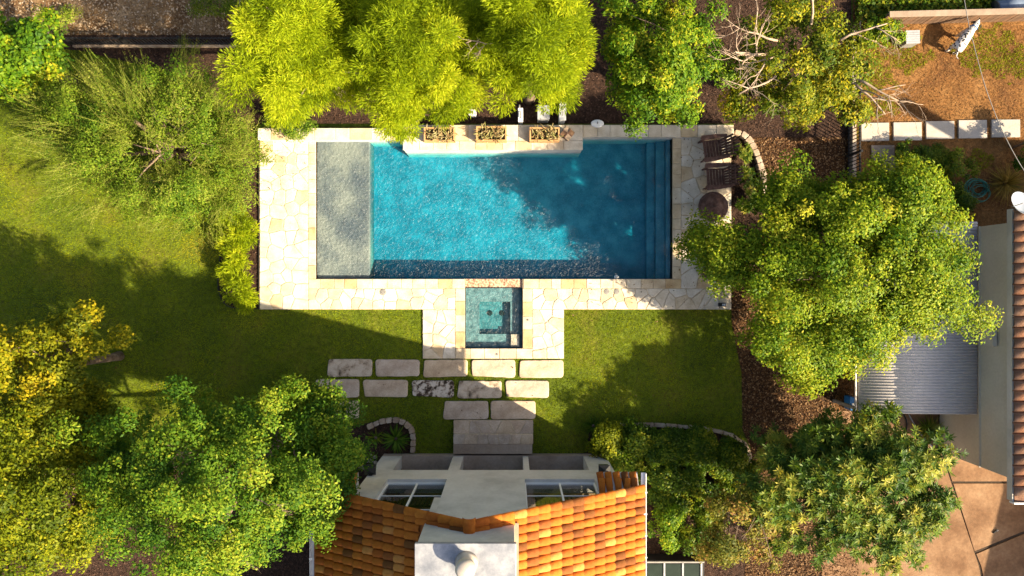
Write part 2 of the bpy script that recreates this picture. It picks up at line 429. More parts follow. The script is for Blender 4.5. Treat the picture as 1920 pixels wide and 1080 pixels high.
ZD = .065
deck = empty('pool_terrace', (0,0,0), 0, 'cream limestone flagstone terrace around the pool', None, None, 'structure')
mb = MB()
for a in [(488,593,262,580),(593,872,523,580),(980,1370,523,580),(793,872,580,672),(980,1057,580,672),(1260,1370,255,523),(872,980,653,672)]:
    x0, x1, y0, y1 = rect(*a); mb.box(x0, x1, y0, y1, -.30, ZD-.016)
mb.build('mortar_bed', M['mortar'], deck)
FS = M['flag']
crazy(rect(488,579,262,580), .40, .020, ZD, deck, FS)
crazy(rect(579,854,541,580), .36, .018, ZD, deck, FS)
crazy(rect(998,1370,541,580), .36, .018, ZD, deck, FS)
crazy(rect(793,854,580,672), .38, .024, ZD, deck, FS)
crazy(rect(998,1057,580,672), .38, .024, ZD, deck, FS)
crazy(rect(1276,1370,257,541), .44, .022, ZD, deck, FS)
coping_run(rect(579,593,262,523), 11, 'y', ZD+.004, deck)
coping_run(rect(579,871,523,541), 12, 'x', ZD+.004, deck)
coping_run(rect(981,1276,523,541), 12, 'x', ZD+.004, deck)
coping_run(rect(1260,1276,257,523), 11, 'y', ZD+.004, deck)
coping_run(rect(854,872,541,653), 4, 'y', ZD+.004, deck)
coping_run(rect(980,998,541,653), 4, 'y', ZD+.004, deck)
coping_run(rect(854,998,653,672), 5, 'x', ZD+.004, deck)

def pool_wall(a, zt, n, label, mat, z0=-.04):
    rc = rect(*a, zt); cx, cy = (rc[0]+rc[1])/2, (rc[2]+rc[3])/2
    w = empty('pool_wall', (cx, cy, 0), 0, label, 'wall')
    rl = (rc[0]-cx, rc[1]-cx, rc[2]-cy, rc[3]-cy)
    b = MB(); b.box(rl[0]+.015, rl[1]-.015, rl[2]+.015, rl[3]-.015, ZF, zt-.045); b.build('wall_body', M['stucco'], w)
    for i, o in enumerate([0]):
        coping_run(rl, n, 'x', zt, w, M['coping'] if mat is None else mat, .010, 'cap_stone', zt-.05)
    return w
pool_wall((483,756,240,262), .30, 8, 'low stone capped wall behind the grey tanning shelf', FS)
pool_wall((1093,1376,234,257), .30, 9, 'low stone capped wall behind the pool steps', FS)
wr = rect(755,1093,234,281,.50); cx, cy = (wr[0]+wr[1])/2, (wr[2]+wr[3])/2
w = empty('raised_pool_wall', (cx, cy, 0), 0, 'broad raised limestone pool wall carrying three planter boxes', 'wall')
rl = (wr[0]-cx, wr[1]-cx, wr[2]-cy, wr[3]-cy)
b = MB(); b.box(rl[0]+.02, rl[1]-.02, rl[2]+.02, rl[3]-.02, ZF, .455); b.build('wall_body', M['stucco'], w)
half = rl[2] + .27
coping_run((rl[0], rl[1], rl[2], half), 12, 'x', .50, w, FS, .010, 'cap_stone', .45)
coping_run((rl[0], rl[1], half+.008, rl[3]), 11, 'x', .50, w, FS, .010, 'cap_stone', .45)

# lids and caps set in the terrace
def disc(name, px, py, r, label, cat, mat, group=None, z=ZD):
    x, y = P(px, py); e = empty(name, (x, y, z), 0, label, cat, group)
    d = MB(); d.lathe([(r, -.01), (r, .010), (r*.93, .014), (.001, .014)], (0, 0), 20); d.build('rim', mat, e)
    d = MB(); d.lathe([(r*.72, .014), (r*.70, .019), (.001, .019)], (0, 0), 18); d.build('lid', mat, e)
    for k in range(4):
        a = k * math.pi / 2; d = MB(); d.lathe([(r*.08, .018), (r*.08, .022), (.0005, .022)], (math.cos(a)*r*.45, math.sin(a)*r*.45), 8); d.build('screw', M['black'], e)
    return e
disc('skimmer_lid', 719, 548, .10, 'round grey skimmer lid in the terrace near the tanning shelf', 'lid', M['greyplastic'])
disc('skimmer_lid', 1137, 547, .09, 'round grey lid in the terrace on the spa side of its pair', 'lid', M['greyplastic'])
disc('skimmer_lid', 1156, 547, .09, 'round grey lid in the terrace on the chair side of its pair', 'lid', M['greyplastic'])
disc('deck_cap', 990, 600, .035, 'small dark cap in the spa coping beside the corner bench', 'cap', M['greyplastic'], z=ZD+.006)
disc('deck_cap', 932, 664, .035, 'small dark cap in the spa coping facing the stepping stones', 'cap', M['greyplastic'], z=ZD+.006)
x, y = P(1156, 520); e = empty('floating_thermometer', (x, y, ZW), 0, 'small clear white float at the pool edge by paired lids', 'float')
d = MB(); d.lathe([(.001,-.03),(.05,-.02),(.075,.01),(.07,.03),(.04,.045),(.001,.05)], (0,0), 16); d.build('float_ring', M['white'], e, True)
d = MB(); d.lathe([(.03,.045),(.03,.075),(.001,.08)], (0,0), 12); d.build('cap', M['greyplastic'], e, True)

# ------------------------------------------------------------------ beds, paths and yards laid over the lawn sheet
def sheet(name, pxs, z, mat, label):
    m = MB(); pts = [P(*p) for p in pxs]; m.add([(x, y, z) for x, y in pts], [tuple(range(len(pts)))[::-1]])
    return struct(name, m, mat, label)
NORTHBED = [(-200,70),(-200,-400),(1596,-400),(1596,258),(1376,258),(1376,232),(483,232),(470,262),(440,262),(380,150),(150,95)]
LITTER = [(1371,258),(1597,258),(1597,760),(1610,1100),(1395,1100),(1408,840),(1392,806),(1390,700),(1371,600)]
EASTBED = [(1371,257),(1395,254),(1418,285),(1432,330),(1438,400),(1420,470),(1371,520)]
WESTBED = [(487,262),(487,579),(440,579),(418,565),(408,540),(414,470),(440,380),(455,262)]
SOUTHBED = [(1100,848),(1104,810),(1140,795),(1250,796),(1330,806),(1392,832),(1406,880),(1410,1100),(1060,1100),(1060,852)]
AGAVEBED = [(640,852),(650,800),(705,790),(745,786),(772,800),(778,848),(740,852)]
SEBED = [(-40,1100),(-40,980),(200,900),(420,870),(560,900),(640,852),(735,852),(700,1100)]
NYARD = [(1600,-400),(3000,-400),(3000,770),(1560,770),(1597,600)]
RUBBLE = [(-600,66),(-600,-400),(452,-400),(452,66)]
sheet('north_bed', NORTHBED, .004, M['mulch'], 'dark bark mulch bed behind the pool walls')
sheet('litter_ground', LITTER, .004, M['litter_soil'], 'brown leaf litter strip beside the pool terrace')
sheet('east_bed', EASTBED, .008, M['mulch'], 'dark bed inside the curved stone edging')
sheet('west_bed', WESTBED, .004, M['mulch'], 'narrow mulch bed along the terrace')
sheet('south_bed', SOUTHBED, .008, M['mulch'], 'planting bed beside the house')
sheet('agave_bed', AGAVEBED, .008, M['mulch'], 'small planting bed inside the arched edging')
sheet('house_bed', SEBED, .004, M['mulch'], 'shaded mulch under the trees by the house')
sheet('neighbour_yard', NYARD, .008, M['dirt'], 'dry brown dirt yard next door')
sheet('rubble_ground', RUBBLE, .012, M['gravel'], 'dry tan rubble ground beyond the fence')

def scatter(name, polys, dens, size, mat, label, avoid=(), z=.012, flat=.25, aspect=.5, parent=None, zr=.03):
    Vs = []
    for poly in polys:
        pp = np.array([P(*p) for p in poly]); lo = pp.min(0); hi = pp.max(0)
        lo = np.maximum(lo, (-17, -10)); hi = np.minimum(hi, (17, 10))
        n = int(np.prod(hi - lo) * dens)
        X = RNG.uniform(lo[0], hi[0], n); Y = RNG.uniform(lo[1], hi[1], n)
        k = inside([tuple(q) for q in pp], X, Y)
        for av in avoid: k &= ~inside([P(*p) for p in av], X, Y)
        Vs.append(np.stack([X[k], Y[k]], 1))
    C = np.concatenate(Vs); n = len(C)
    c = np.concatenate([C, z + RNG.uniform(0, zr, (n, 1))], 1)
    nrm = norm(np.stack([RNG.normal(0, flat, n), RNG.normal(0, flat, n), np.ones(n)], 1))
    a = RNG.uniform(0, 2*np.pi, n); d = np.stack([np.cos(a), np.sin(a), np.zeros(n)], 1)
    d = norm(d - nrm * (d*nrm).sum(1, keepdims=True)); s = np.cross(nrm, d)
    l = size * RNG.uniform(.5, 1.4, (n, 1)); wd = l * aspect * RNG.uniform(.6, 1.2, (n, 1))
    V = np.stack([c - d*l/2, c + s*wd/2 + nrm*l*.08, c + d*l/2, c - s*wd/2 + nrm*l*.08], 1)
    o = link(name, face_mesh(name, V, RNG.random(n)), mat, parent)
    return tag(o, label, None, None, 'stuff')
TERR = [[(483,232),(1376,232),(1376,580),(483,580)]]
scatter('leaf_litter', [LITTER], 900, .065, M['litter'], 'brown fallen leaves on the strip beside the terrace', [EASTBED])
scatter('bark_chips', [NORTHBED, EASTBED, WESTBED, SOUTHBED, AGAVEBED, SEBED], 380, .05, M['chip'], 'dark bark chips on the planting beds', [[(483,232),(1376,232),(1376,258),(483,258)], RUBBLE], aspect=.45)
scatter('dry_turf', [NYARD], 900, .06, M['drygrass'], 'dry brown thatch on the dirt yard', flat=.8, aspect=.18, zr=.03)
scatter('rubble_stones', [RUBBLE], 420, .07, M['pebble'], 'pale pebbles and dry scraps beyond the fence', aspect=.7, flat=.5)

def blades(name, poly_px, dens, ln, wd, mat, label, avoid=(), tintfn=None, z=0.0, keep=None):
    pp = np.array([P(*p) for p in poly_px]); lo = pp.min(0); hi = pp.max(0)
    n = int(np.prod(hi-lo) * dens); X = RNG.uniform(lo[0], hi[0], n); Y = RNG.uniform(lo[1], hi[1], n)
    k = inside([tuple(q) for q in pp], X, Y)
    for av in avoid: k &= ~inside([P(*p) for p in av], X, Y)
    if keep is not None: k &= keep(X, Y)
    X = X[k]; Y = Y[k]; n = len(X)
    a = RNG.uniform(0, 2*np.pi, n); lean = RNG.uniform(.2, 1.1, n); l = ln * RNG.uniform(.5, 1.3, n)
    b = np.stack([X, Y, np.full(n, z)], 1); d = np.stack([np.cos(a)*np.sin(lean), np.sin(a)*np.sin(lean), np.cos(lean)], 1)
    s = np.stack([-np.sin(a), np.cos(a), np.zeros(n)], 1) * (wd * RNG.uniform(.6, 1.2, n))[:, None]
    V = np.stack([b - s/2, b + s/2, b + d*l[:, None]], 1)
    t = RNG.random(n) * .45
    if tintfn is not None: t = np.clip(t + tintfn(X, Y), 0, 1)
    o = link(name, face_mesh(name, V, t, 3), mat)
    return tag(o, label, None, None, 'stuff')
def lawn_tint(X, Y):
    t = .12*np.sin(X*.9+1.3)*np.cos(Y*1.1) + .08*np.sin(X*2.7+Y*1.9) + .06*np.sin(Y*5.1-X*3.3)
    bx, by = P(375, 470); t += .55*np.exp(-(((X-bx)/1.0)**2 + ((Y-by)/.55)**2))
    bx, by = P(440, 605); t += .35*np.exp(-(((X-bx)/.6)**2 + ((Y-by)/.3)**2))
    return t
ROW = [(615,698,673,706),(705,787,674,706),(794,877,674,707),(883,966,674,707),(973,1056,675,708),
       (592,674,711,746),(682,765,712,746),(772,851,713,744),(858,941,713,746),(947,1029,713,746),
       (594,674,751,786),(832,916,751,785),(920,1004,751,786)]
STEPS = (850, 1000, 788, 852)
avs = [[(a,c),(b,c),(b,d),(a,d)] for a, b, c, d in ROW]
avs += [[(488,225),(1376,225),(1376,580),(488,580)], [(793,570),(1057,570),(1057,672),(793,672)], [(850,787),(1000,787),(1000,860),(850,860)],
        WESTBED, AGAVEBED, SOUTHBED, SEBED, NORTHBED, LITTER, [(690,850),(1150,850),(1150,1100),(690,1100)]]
LAWN = [(-40,90),(500,90),(500,560),(1395,560),(1395,860),(690,860),(300,1100),(-40,1100)]
blades('lawn_grass', LAWN, 1500, .055, .016, M['grass'], 'short green grass blades of the lawn', avs, lawn_tint)

def patch(X, Y):
    k = np.zeros(len(X), bool)
    for px, py, r in [(1850,95,1.0),(1890,120,.7),(1700,110,.6),(1660,90,.9),(1650,200,.5),(1640,150,.6),(1625,250,.35),(1740,110,.25),(1610,180,.5),(1840,300,.4)]:
        x, y = P(px, py); k |= ((X-x)**2 + ((Y-y)*1.4)**2) < (r * (1 + .4*np.sin(X*9)*np.cos(Y*8)))**2
    return k
blades('yard_grass_patches', [(1600,0),(1960,0),(1960,400),(1600,400)], 1100, .09, .02, M['grass'], 'green grass patches left in the dry yard', [], lambda X, Y: 0*X+.1, .01, patch)

# ------------------------------------------------------------------ stepping stones and house steps
def rrect(x0, x1, y0, y1, r, n=4):
    pts = []
    for cx, cy, a0 in [(x1-r,y1-r,0),(x0+r,y1-r,90),(x0+r,y0+r,180),(x1-r,y0+r,270)]:
        rr = r * random.uniform(.7, 1.15)
        for k in range(n+1):
            a = R(a0 + 90*k/n); pts.append((cx + (r-rr)*.5 + rr*math.cos(a), cy + (r-rr)*.5 + rr*math.sin(a)))
    return pts
where = ['first in the row along the spa terrace, pitted with black cracks', 'pale plain slab beside the cracked one in the spa row',
         'slab half in house shadow in the row along the spa terrace', 'sunlit slab with ochre stain in the spa row', 'cleanest sunlit slab ending the spa row',
         'pale slab ending the middle row by the leafy tree', 'tan slab with dark specks in the middle row', 'weathered black and white mottled slab in the middle row',
         'pitted slab crossed by the shadow edge in the middle row', 'slab with brownish cloud ending the middle row on the sunny side',
         'slab half hidden under the leafy tree', 'shaded slab above the house steps on the planter side', 'slab above the house steps with a sunlit corner']
for i, (a, b, c, d) in enumerate(ROW):
    x0, x1, y0, y1 = rect(a, b, c, d); cx, cy = (x0+x1)/2, (y0+y1)/2
    poly = []
    base = rrect(x0-cx, x1-cx, y0-cy, y1-cy, .09)
    for k, p in enumerate(base):
        q = base[(k+1) % len(base)]; poly.append(p)
        l = math.hypot(q[0]-p[0], q[1]-p[1])
        if l > .25:
            m_ = int(l/.13)
            for t in range(1, m_):
                f = t/m_; poly.append((p[0]+(q[0]-p[0])*f + random.uniform(-.008,.008), p[1]+(q[1]-p[1])*f + random.uniform(-.008,.008)))
    m = MB(); m.stone(poly, -.02, .055 + random.uniform(-.005,.005), .018)
    mt = M['paver_worn'] if i == 7 else M['paver_pit'] if i in (0, 8) else M['paver']
    o = m.build('stepping_stone', mt); o.location = (cx, cy, 0); o.rotation_euler[2] = random.uniform(-.006, .006)
    tag(o, 'limestone stepping ' + where[i], 'paver', 'stepping stones between spa and house')

hs = empty('house_steps', (*P(925, 820), 0), 0, 'flagstone steps leading from the lawn to the house porch', 'steps')
ox, oy = P(925, 820)
for (a, b, c, d, zt) in [(850,1000,788,814,.15),(850,1000,814,833,.28)]:
    x0, x1, y0, y1 = rect(a, b, c, d, zt); rc = (x0-ox, x1-ox, y0-oy, y1-oy)
    m = MB(); m.box(rc[0]+.01, rc[1]-.01, rc[2]+.01, rc[3]-.01, 0, zt-.018); m.build('step_body', M['mortar'], hs)
    crazy(rc, .34, .022, zt, hs, M['paver'], 'step_stone', zt-.045)
x0, x1, y0, y1 = rect(850, 998, 833, 850, .30)
m = MB(); m.box(x0-ox, x1-ox, y0-oy-.02, y1-oy-.003, 0, .30); m.build('landing', M['concrete'], hs, bevel=.01)

# ------------------------------------------------------------------ stone edging
def edging(pxs, n, wd, ht, label, gap=.012):
    pts = [Vector((*P(*p), 0)) for p in pxs]; seg = [0]
    for a, b in zip(pts, pts[1:]): seg.append(seg[-1] + (b-a).length)
    def at(s):
        s = max(0, min(seg[-1], s))
        for k in range(len(pts)-1):
            if s <= seg[k+1] + 1e-6:
                t = (s - seg[k]) / (seg[k+1]-seg[k]); return pts[k].lerp(pts[k+1], t), (pts[k+1]-pts[k]).normalized()
        return pts[-1], (pts[-1]-pts[-2]).normalized()
    root = empty('stone_edging', tuple(pts[0]), 0, label, 'edging')
    L = seg[-1]; o0 = pts[0]
    for i in range(n):
        a, da = at(L*i/n + gap/2); b, db = at(L*(i+1)/n - gap/2)
        na = Vector((-da.y, da.x, 0)); nb = Vector((-db.y, db.x, 0)); w1 = wd*random.uniform(.85,1.12)/2
        poly = [(a-na*w1-o0), (b-nb*w1-o0), ((b+nb*w1)-o0), ((a+na*w1)-o0)]
        poly = [(p.x + random.uniform(-.012,.012), p.y + random.uniform(-.012,.012)) for p in poly]
        m = MB(); m.stone(wobble(poly, .015), 0, ht*random.uniform(.88,1.08), .014); m.build('edging_stone', M['edge'], root)
def smooth(pxs, k=3):
    pts = [Vector(p) for p in pxs]; 
    for _ in range(k):
        q = [pts[0]]
        for a, b in zip(pts, pts[1:]): q += [a.lerp(b, .25), a.lerp(b, .75)]
        q.append(pts[-1]); pts = q
    return [tuple(p) for p in pts]
edging(smooth([(1374,250),(1396,254),(1416,288),(1426,325),(1434,360),(1436,398)]), 13, .20, .20, 'curved row of grey edging stones behind the garden chairs')
edging(smooth([(1140,796),(1250,796),(1340,805),(1392,822),(1404,850),(1404,890)]), 15, .13, .12, 'long curved stone edging along the hedge bed and lawn')
edging(smooth([(690,800),(715,789),(745,785),(768,796),(777,815),(774,848)]), 11, .16, .14, 'short arched stone edging round the spiky plant')
# black steel edging strip of the west bed
m = MB(); pts = smooth([(414,480),(408,540),(420,570),(440,579),(487,579)])
for a, b in zip(pts, pts[1:]): m.bar((*P(*a), .03), (*P(*b), .03), .02, .07)
tag(m.build('steel_edging', M['black']), 'thin black steel edging curving round the bright shrub bed', 'edging')
m = MB(); m.bar((*P(486.5, 264), .03), (*P(486.5, 578), .03), .02, .08)
tag(m.build('steel_edging', M['black']), 'straight black steel edging along the terrace side of the bed', 'edging')

# ------------------------------------------------------------------ the house with the gabled tile roof
def world_children(root):                   # parts were modelled in world coordinates
    inv = Matrix.Translation(-root.location)
    for c in root.children: c.matrix_parent_inverse = inv

def pane_material():
    m, N, L, B = newmat('porch glazing'); N.remove(B)
    tr = N.new('ShaderNodeBsdfTransparent'); tr.inputs[0].default_value = (.72, .74, .73, 1)
    gl = N.new('ShaderNodeBsdfGlossy'); gl.inputs['Roughness'].default_value = .02
    mx = N.new('ShaderNodeMixShader'); L.new(schlick(N, L, .03), mx.inputs[0]); L.new(tr.outputs[0], mx.inputs[1]); L.new(gl.outputs[0], mx.inputs[2])
    L.new(mx.outputs[0], N['Material Output'].inputs['Surface'])
    return m
M['pane'] = pane_material()

RX, RZ = -.92, 6.65                          # ridge
EX0, EX1, EZ = -5.0, 3.30, 4.00              # eaves
TH = math.atan2(RZ-EZ, EX1-RX); SL = (EX1-RX)/math.cos(TH)
YF, YB = -5.10, -14.0
zr = lambda x: RZ - math.tan(TH)*abs(x-RX)
house = empty('tiled_house', (-.6, -8.5, 0), 0, 'white stucco gabled house with orange barrel tile roof', 'house')
WY0, WY1 = -5.55, -5.19                       # gable wall thickness (back, front)
wl_ = MB()
for a, b in [(-4.0,-3.4),(-1.82,-1.5),(.33,.50),(2.2,2.9)]: wl_.box(a, b, WY0, WY1, 0, 1.86)
wl_.box(-4.0, 2.9, WY0, WY1, 1.86, 2.80)
top = lambda x: zr(x) - .10
wl_.prism([(-4.0,2.8),(-3.38,2.8),(-3.38,top(-3.38)),(-4.0,top(-4.0))], WY0, WY1, 'y')
wl_.prism([(2.24,2.8),(2.9,2.8),(2.9,top(2.9)),(2.24,top(2.24))], WY0, WY1, 'y')
wl_.prism([(-1.75,2.8),(.34,2.8),(.34,top(.34)),(RX,top(RX)),(-1.75,top(-1.75))], WY0, WY1+.05, 'y')
for a, b in [(-3.38,-1.75),(.34,2.24)]: wl_.prism([(a,top(a)-.16),(b,top(b)-.16),(b,top(b)),(a,top(a))], WY0+.06, WY1-.02, 'y')
wl_.build('gable_wall', M['stucco'], house)
sw = MB()
sw.box(-4.0, -3.75, YB, WY0, 0, top(-4.0)); sw.build('side_wall', M['stucco'], house)
sw = MB()                                     # east wall with an opening into the porch
x0, x1 = 2.62, 2.88
sw.box(x0, x1, YB, -7.6, 0, top(2.9)); sw.box(x0, x1, -7.6, WY0, 0, 2.95); sw.box(x0, x1, -7.6, WY0, 4.0, top(2.9))
sw.box(x0, x1, -6.75, -6.62, 2.95, 4.0); sw.build('side_wall', M['stucco'], house)
pf = MB(); pf.box(-3.99, 2.89, -8.2, WY1+.02, 0.0, .27); pf.build('porch_floor', M['concrete'], house)
bw = MB(); bw.box(-3.75, 2.62, -8.4, -8.2, 0, 2.75); bw.build('porch_back_wall', M['stucco'], house)
uf = MB(); uf.box(-3.75, 2.62, -8.6, WY0, 2.62, 2.80)
uf.build('balcony_slab', M['stucco'], house)
y = WY0 - .01
while y > -8.5:
    fb = MB(); fb.box(-3.74, 2.61, y-.135, y-.005, 2.802, 2.83); fb.build('floor_board', M['deckwood'], house); y -= .14
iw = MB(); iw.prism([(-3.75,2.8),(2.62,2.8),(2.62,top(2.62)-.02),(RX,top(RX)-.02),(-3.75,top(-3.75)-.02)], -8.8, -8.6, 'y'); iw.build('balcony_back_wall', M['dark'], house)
for a, b in [(-3.38,-1.75),(.34,2.24)]:
    wn_ = MB(); t = .04
    wn_.box(a, b, -5.36, -5.28, 2.80, 2.86)
    wn_.box(a, a+t, -5.36, -5.28, 2.86, top(a)-.2); wn_.box(b-t, b, -5.36, -5.28, 2.86, top(b)-.2)
    wo_ = wn_.build('window', M['white'], house)
    mid = (a+b)/2
    v = MB(); v.box(mid-.022, mid+.022, -5.35, -5.29, 2.86, top(mid)-.2); v.build('muntin', M['white'], wo_)
    for zz in (3.86, 4.95):
        lim = (RZ-.34-zz)/math.tan(TH); xa_, xb_ = max(a+t, RX-lim), min(b-t, RX+lim)
        v = MB(); v.box(xa_, xb_, -5.335, -5.308, zz, zz+.025); v.build('muntin', M['white'], wo_)
    g_ = MB(); g_.prism([(a+t,2.86),(b-t,2.86),(b-t,top(b-t)-.2),(a+t,top(a+t)-.2)], -5.326, -5.32, 'y'); g_.build('pane', M['pane'], wo_)
    rl_ = MB(); rl_.box(a, b, -5.62, -5.58, 3.78, 3.83); rl_.box(a, b, -5.61, -5.59, 2.93, 2.96); ro = rl_.build('railing', M['black'], house)
    n = int((b-a)/.115)
    for k in range(n):
        xx = a + (k+.5)*(b-a)/n; bl = MB(); bl.box(xx-.012, xx+.012, -5.612, -5.588, 2.96, 3.78); bl.build('baluster', M['black'], ro)
# roof slabs
slab_e = MB(); slab_e.prism([(RX,RZ),(EX1,EZ),(EX1,EZ-.09),(RX,RZ-.09)], YF, YB, 'y')
slab_w = MB(); slab_w.prism([(RX-.001,RZ),(RX-.001,RZ-.09),(EX0,EZ-.045),(EX0,EZ+.045)], YF, YB, 'y')
# west eave is at the same pitch, only longer
slab_w = MB(); zw = RZ - math.tan(TH)*(RX-EX0); slab_w.prism([(RX-.002,RZ),(RX-.002,RZ-.09),(EX0,zw-.09),(EX0,zw)], YF, YB, 'y')
roofs = [slab_e.build('roof_slope', M['tile_pan'], house), slab_w.build('roof_slope', M['tile_pan'], house)]
roofs[0]['label'] = 'sunlit orange tiled roof slope'; roofs[1]['label'] = 'roof slope turned away from the sun'

def tile_mesh(name, mat, L=.385, r0=.082, r1=.100, n=6):
    m = MB(); vs = []
    for (x, r, dz) in [(0, r0, .0), (L, r1, .035)]:
        for k in range(n+1):
            a = math.pi * k / n; vs.append((x, r*math.cos(a), dz + r*.80*math.sin(a)))
    b = len(vs)
    for k in range(n+1):
        a = math.pi * k / n; vs.append((L, (r1-.016)*math.cos(a), .035 + (r1-.016)*.78*math.sin(a)))
    fs = [(k, n+1+k, n+2+k, k+1) for k in range(n)] + [(n+1+k, b+k, b+k+1, n+2+k) for k in range(n)]
    m.add(vs, fs); me = m.mesh(name, True); me.materials.append(mat)
    return me
TILE = tile_mesh('roof_tile', M['tile'])
PITCH = .20; EXPO = .325
def slope_frame(side, s, y, lift=.004):
    ex = Vector((side*math.cos(TH), 0, -math.sin(TH))); ey = Vector((0, side*1.0, 0)); ez = ex.cross(ey)
    o = Vector((RX, y, RZ)) + ex*s + ez*lift
    m = Matrix((ex, ey, ez)).transposed().to_4x4(); m.translation = o
    return m
CH = (-1.95, .05, -7.05, -5.25)              # chimney footprint
rest = {1: MB(), -1: MB()}
for si, side in enumerate((1, -1)):
    n_s = 15 if side == 1 else 14
    for iy in range(42):
        y = YF - .13 - iy*PITCH
        for k in range(n_s):
            s = .06 + k*EXPO
            xc = RX + side*(s+.17)*math.cos(TH)
            if CH[0]-.02 < xc < CH[1]+.02 and CH[2] < y < CH[3]+.02: continue
            mt = slope_frame(side, s, y + random.uniform(-.006,.006))
            mt = mt @ Matrix.Rotation(random.uniform(-.02,.02), 4, 'Z') @ Matrix.Rotation(random.uniform(-.008,.012), 4, 'Y')
            if iy < 11:
                o = bpy.data.objects.new('roof_tile', TILE); COL.objects.link(o); o.parent = roofs[si]; o.matrix_basis = mt
            else:
                rest[side].add([mt @ v.co for v in TILE.vertices], [tuple(p.vertices) for p in TILE.polygons])
    o = rest[side].build('roof_tile_field', M['tile'], roofs[si], True); o['kind'] = 'stuff'
# ridge and rake tiles
RT = tile_mesh('ridge_tile', M['tile'], .40, .125, .145)
for k in range(24):
    y = YF + .02 - k*.34
    if CH[2]-.1 < y-.2 < CH[3]+.05: continue
    o = bpy.data.objects.new('ridge_tile', RT); COL.objects.link(o); o.parent = house
    m = Matrix((Vector((0,1,0)), Vector((-1,0,0)), Vector((0,0,1)))).transposed().to_4x4(); m.translation = (RX, y-.36, RZ-.01); o.matrix_basis = m
o = bpy.data.objects.new('ridge_tile', RT); COL.objects.link(o); o.parent = house
m = Matrix((Vector((0,1,0)), Vector((-1,0,0)), Vector((0,0,1)))).transposed().to_4x4(); m.translation = (RX, YF-.22, RZ+.015); o.matrix_basis = m
RK = tile_mesh('rake_tile', M['tile'], .385, .085, .105)
for side in (1, -1):
    for k in range(15 if side == 1 else 14):
        mt = slope_frame(side, .04 + k*EXPO, YF + .03, .03); o = bpy.data.objects.new('rake_tile', RK); COL.objects.link(o); o.parent = house; o.matrix_basis = mt
# tiled eave returns at both gable corners
for (xa, xb) in [(2.18, 3.22), (-4.95, -3.95)]:
    rb = MB(); zt0 = 4.02; yb_, yf_ = -5.17, -4.74
    rb.prism([(yb_, zt0+.02), (yb_, zt0-.28), (yf_, zt0-.28), (yf_, zt0-.22)], xa, xb, 'x')
    rt_ = rb.build('eave_return', M['stucco'], house)
    n = 5
    for k in range(n):
        xx = xa + (k+.5)*(xb-xa)/n
        for q in range(2):
            sl = math.atan2(.24, .43); ex = Vector((0, math.cos(sl), -math.sin(sl))); ey = Vector((-1, 0, 0)); ez = ex.cross(ey)
            m = Matrix((ex, ey, ez)).transposed().to_4x4(); m.translation = Vector((xx, yb_, zt0+.03)) + ex*(-.03 + q*.16) + ez*.004
            m = m @ Matrix.Rotation(random.uniform(-.12, .12), 4, 'Z') @ Matrix.Scale(.95, 4)
            o = bpy.data.objects.new('return_tile', TILE); COL.objects.link(o); o.parent = rt_; o.matrix_basis = m
# gutters
for (xg, zg) in [(EX1+.06, EZ-.03), (EX0-.06, zw-.03)]:
    gm = MB(); gm.box(xg-.06, xg+.06, YB, -4.72, zg-.10, zg-.085); gm.box(xg+(.045 if xg > 0 else -.06), xg+(.06 if xg > 0 else -.045), YB, -4.72, zg-.085, zg)
    go = gm.build('gutter', M['white'], house)
    for k in range(7):
        b_ = MB(); yy = -5.2 - k*.55; b_.box(xg-.07, xg+.075, yy-.018, yy+.018, zg-.004, zg+.012); b_.build('bracket', M['white'], go)
# chimney
cm = MB(); cm.box(CH[0], CH[1], CH[2], CH[3], 4.2, 7.36)
ch = cm.build('chimney', M['stucco'], house, bevel=.01)
fm = MB(); fm.bar((CH[1]+.05, CH[3]+.02, zr(CH[1])+.10), (CH[1]+.05, CH[2], zr(CH[1])+.10), .10, .03); fm.build('flashing', M['cap'], ch)
cp = MB(); cp.box(CH[0]-.035, CH[1]+.035, CH[2]-.035, CH[3]+.035, 7.362, 7.40); cp.box(CH[0]-.036, CH[1]+.036, CH[2]-.036, CH[3]+.036, 7.30, 7.361)
cp.build('metal_cap', M['galv'], ch, bevel=.006)
cw = MB(); cw.lathe([(.24,7.40),(.20,7.46),(.17,7.52),(.17,7.66),(.205,7.67),(.205,7.76),(.15,7.82),(.001,7.845)], (-.93,-5.60), 28); cw.build('cowl', M['cowl'], ch, True)
world_children(house)
# wall lanterns on the gable
for x, lab in [(-3.92, 'black box lantern on the gable wall by the leafy tree'), (2.55, 'black box lantern on the gable wall by the hedge')]:
    e = empty('wall_lantern', (x, WY1, 2.35), 0, lab, 'lantern')
    b = MB(); b.box(-.05, .05, 0, .03, -.1, .1); b.build('back_plate', M['black'], e)
    b = MB(); b.prism([(-.11,.06),(.11,.06),(.13,.26),(-.13,.26)], -.14, .12); b.build('lamp_glass', M['glass'], e)
    b = MB(); b.add([(-.16,.03,.12),(.16,.03,.12),(.16,.30,.12),(-.16,.30,.12),(0,.16,.24)], [(0,1,4),(1,2,4),(2,3,4),(3,0,4),(3,2,1,0)]); b.build('roof_cap', M['black'], e)

# cold frame behind the house corner
cfx, cfy = P(1262, 1072, .7)
e = empty('cold_frame', (cfx, cfy, 0), 0, 'dark glazed cold frame with white bars beside the roof gutter', 'cold frame')
b = MB(); b.box(-.95, .95, -.9, .28, 0, .66); b.build('frame_body', M['black'], e)
for k in range(4):
    xx = -.82 + k*.56; b = MB(); b.box(xx-.025, xx+.025, -.9, .26, .665, .70); b.build('bar', M['greybox'], e)
for k in range(3):
    xx = -.82 + k*.56; b = MB(); b.box(xx+.04, xx+.52, -.88, .22, .662, .672); b.build('pane', M['glass'], e)
b = MB(); b.box(-.95, .95, .262, .30, .62, .69); b.build('top_rail', M['greyplastic'], e)

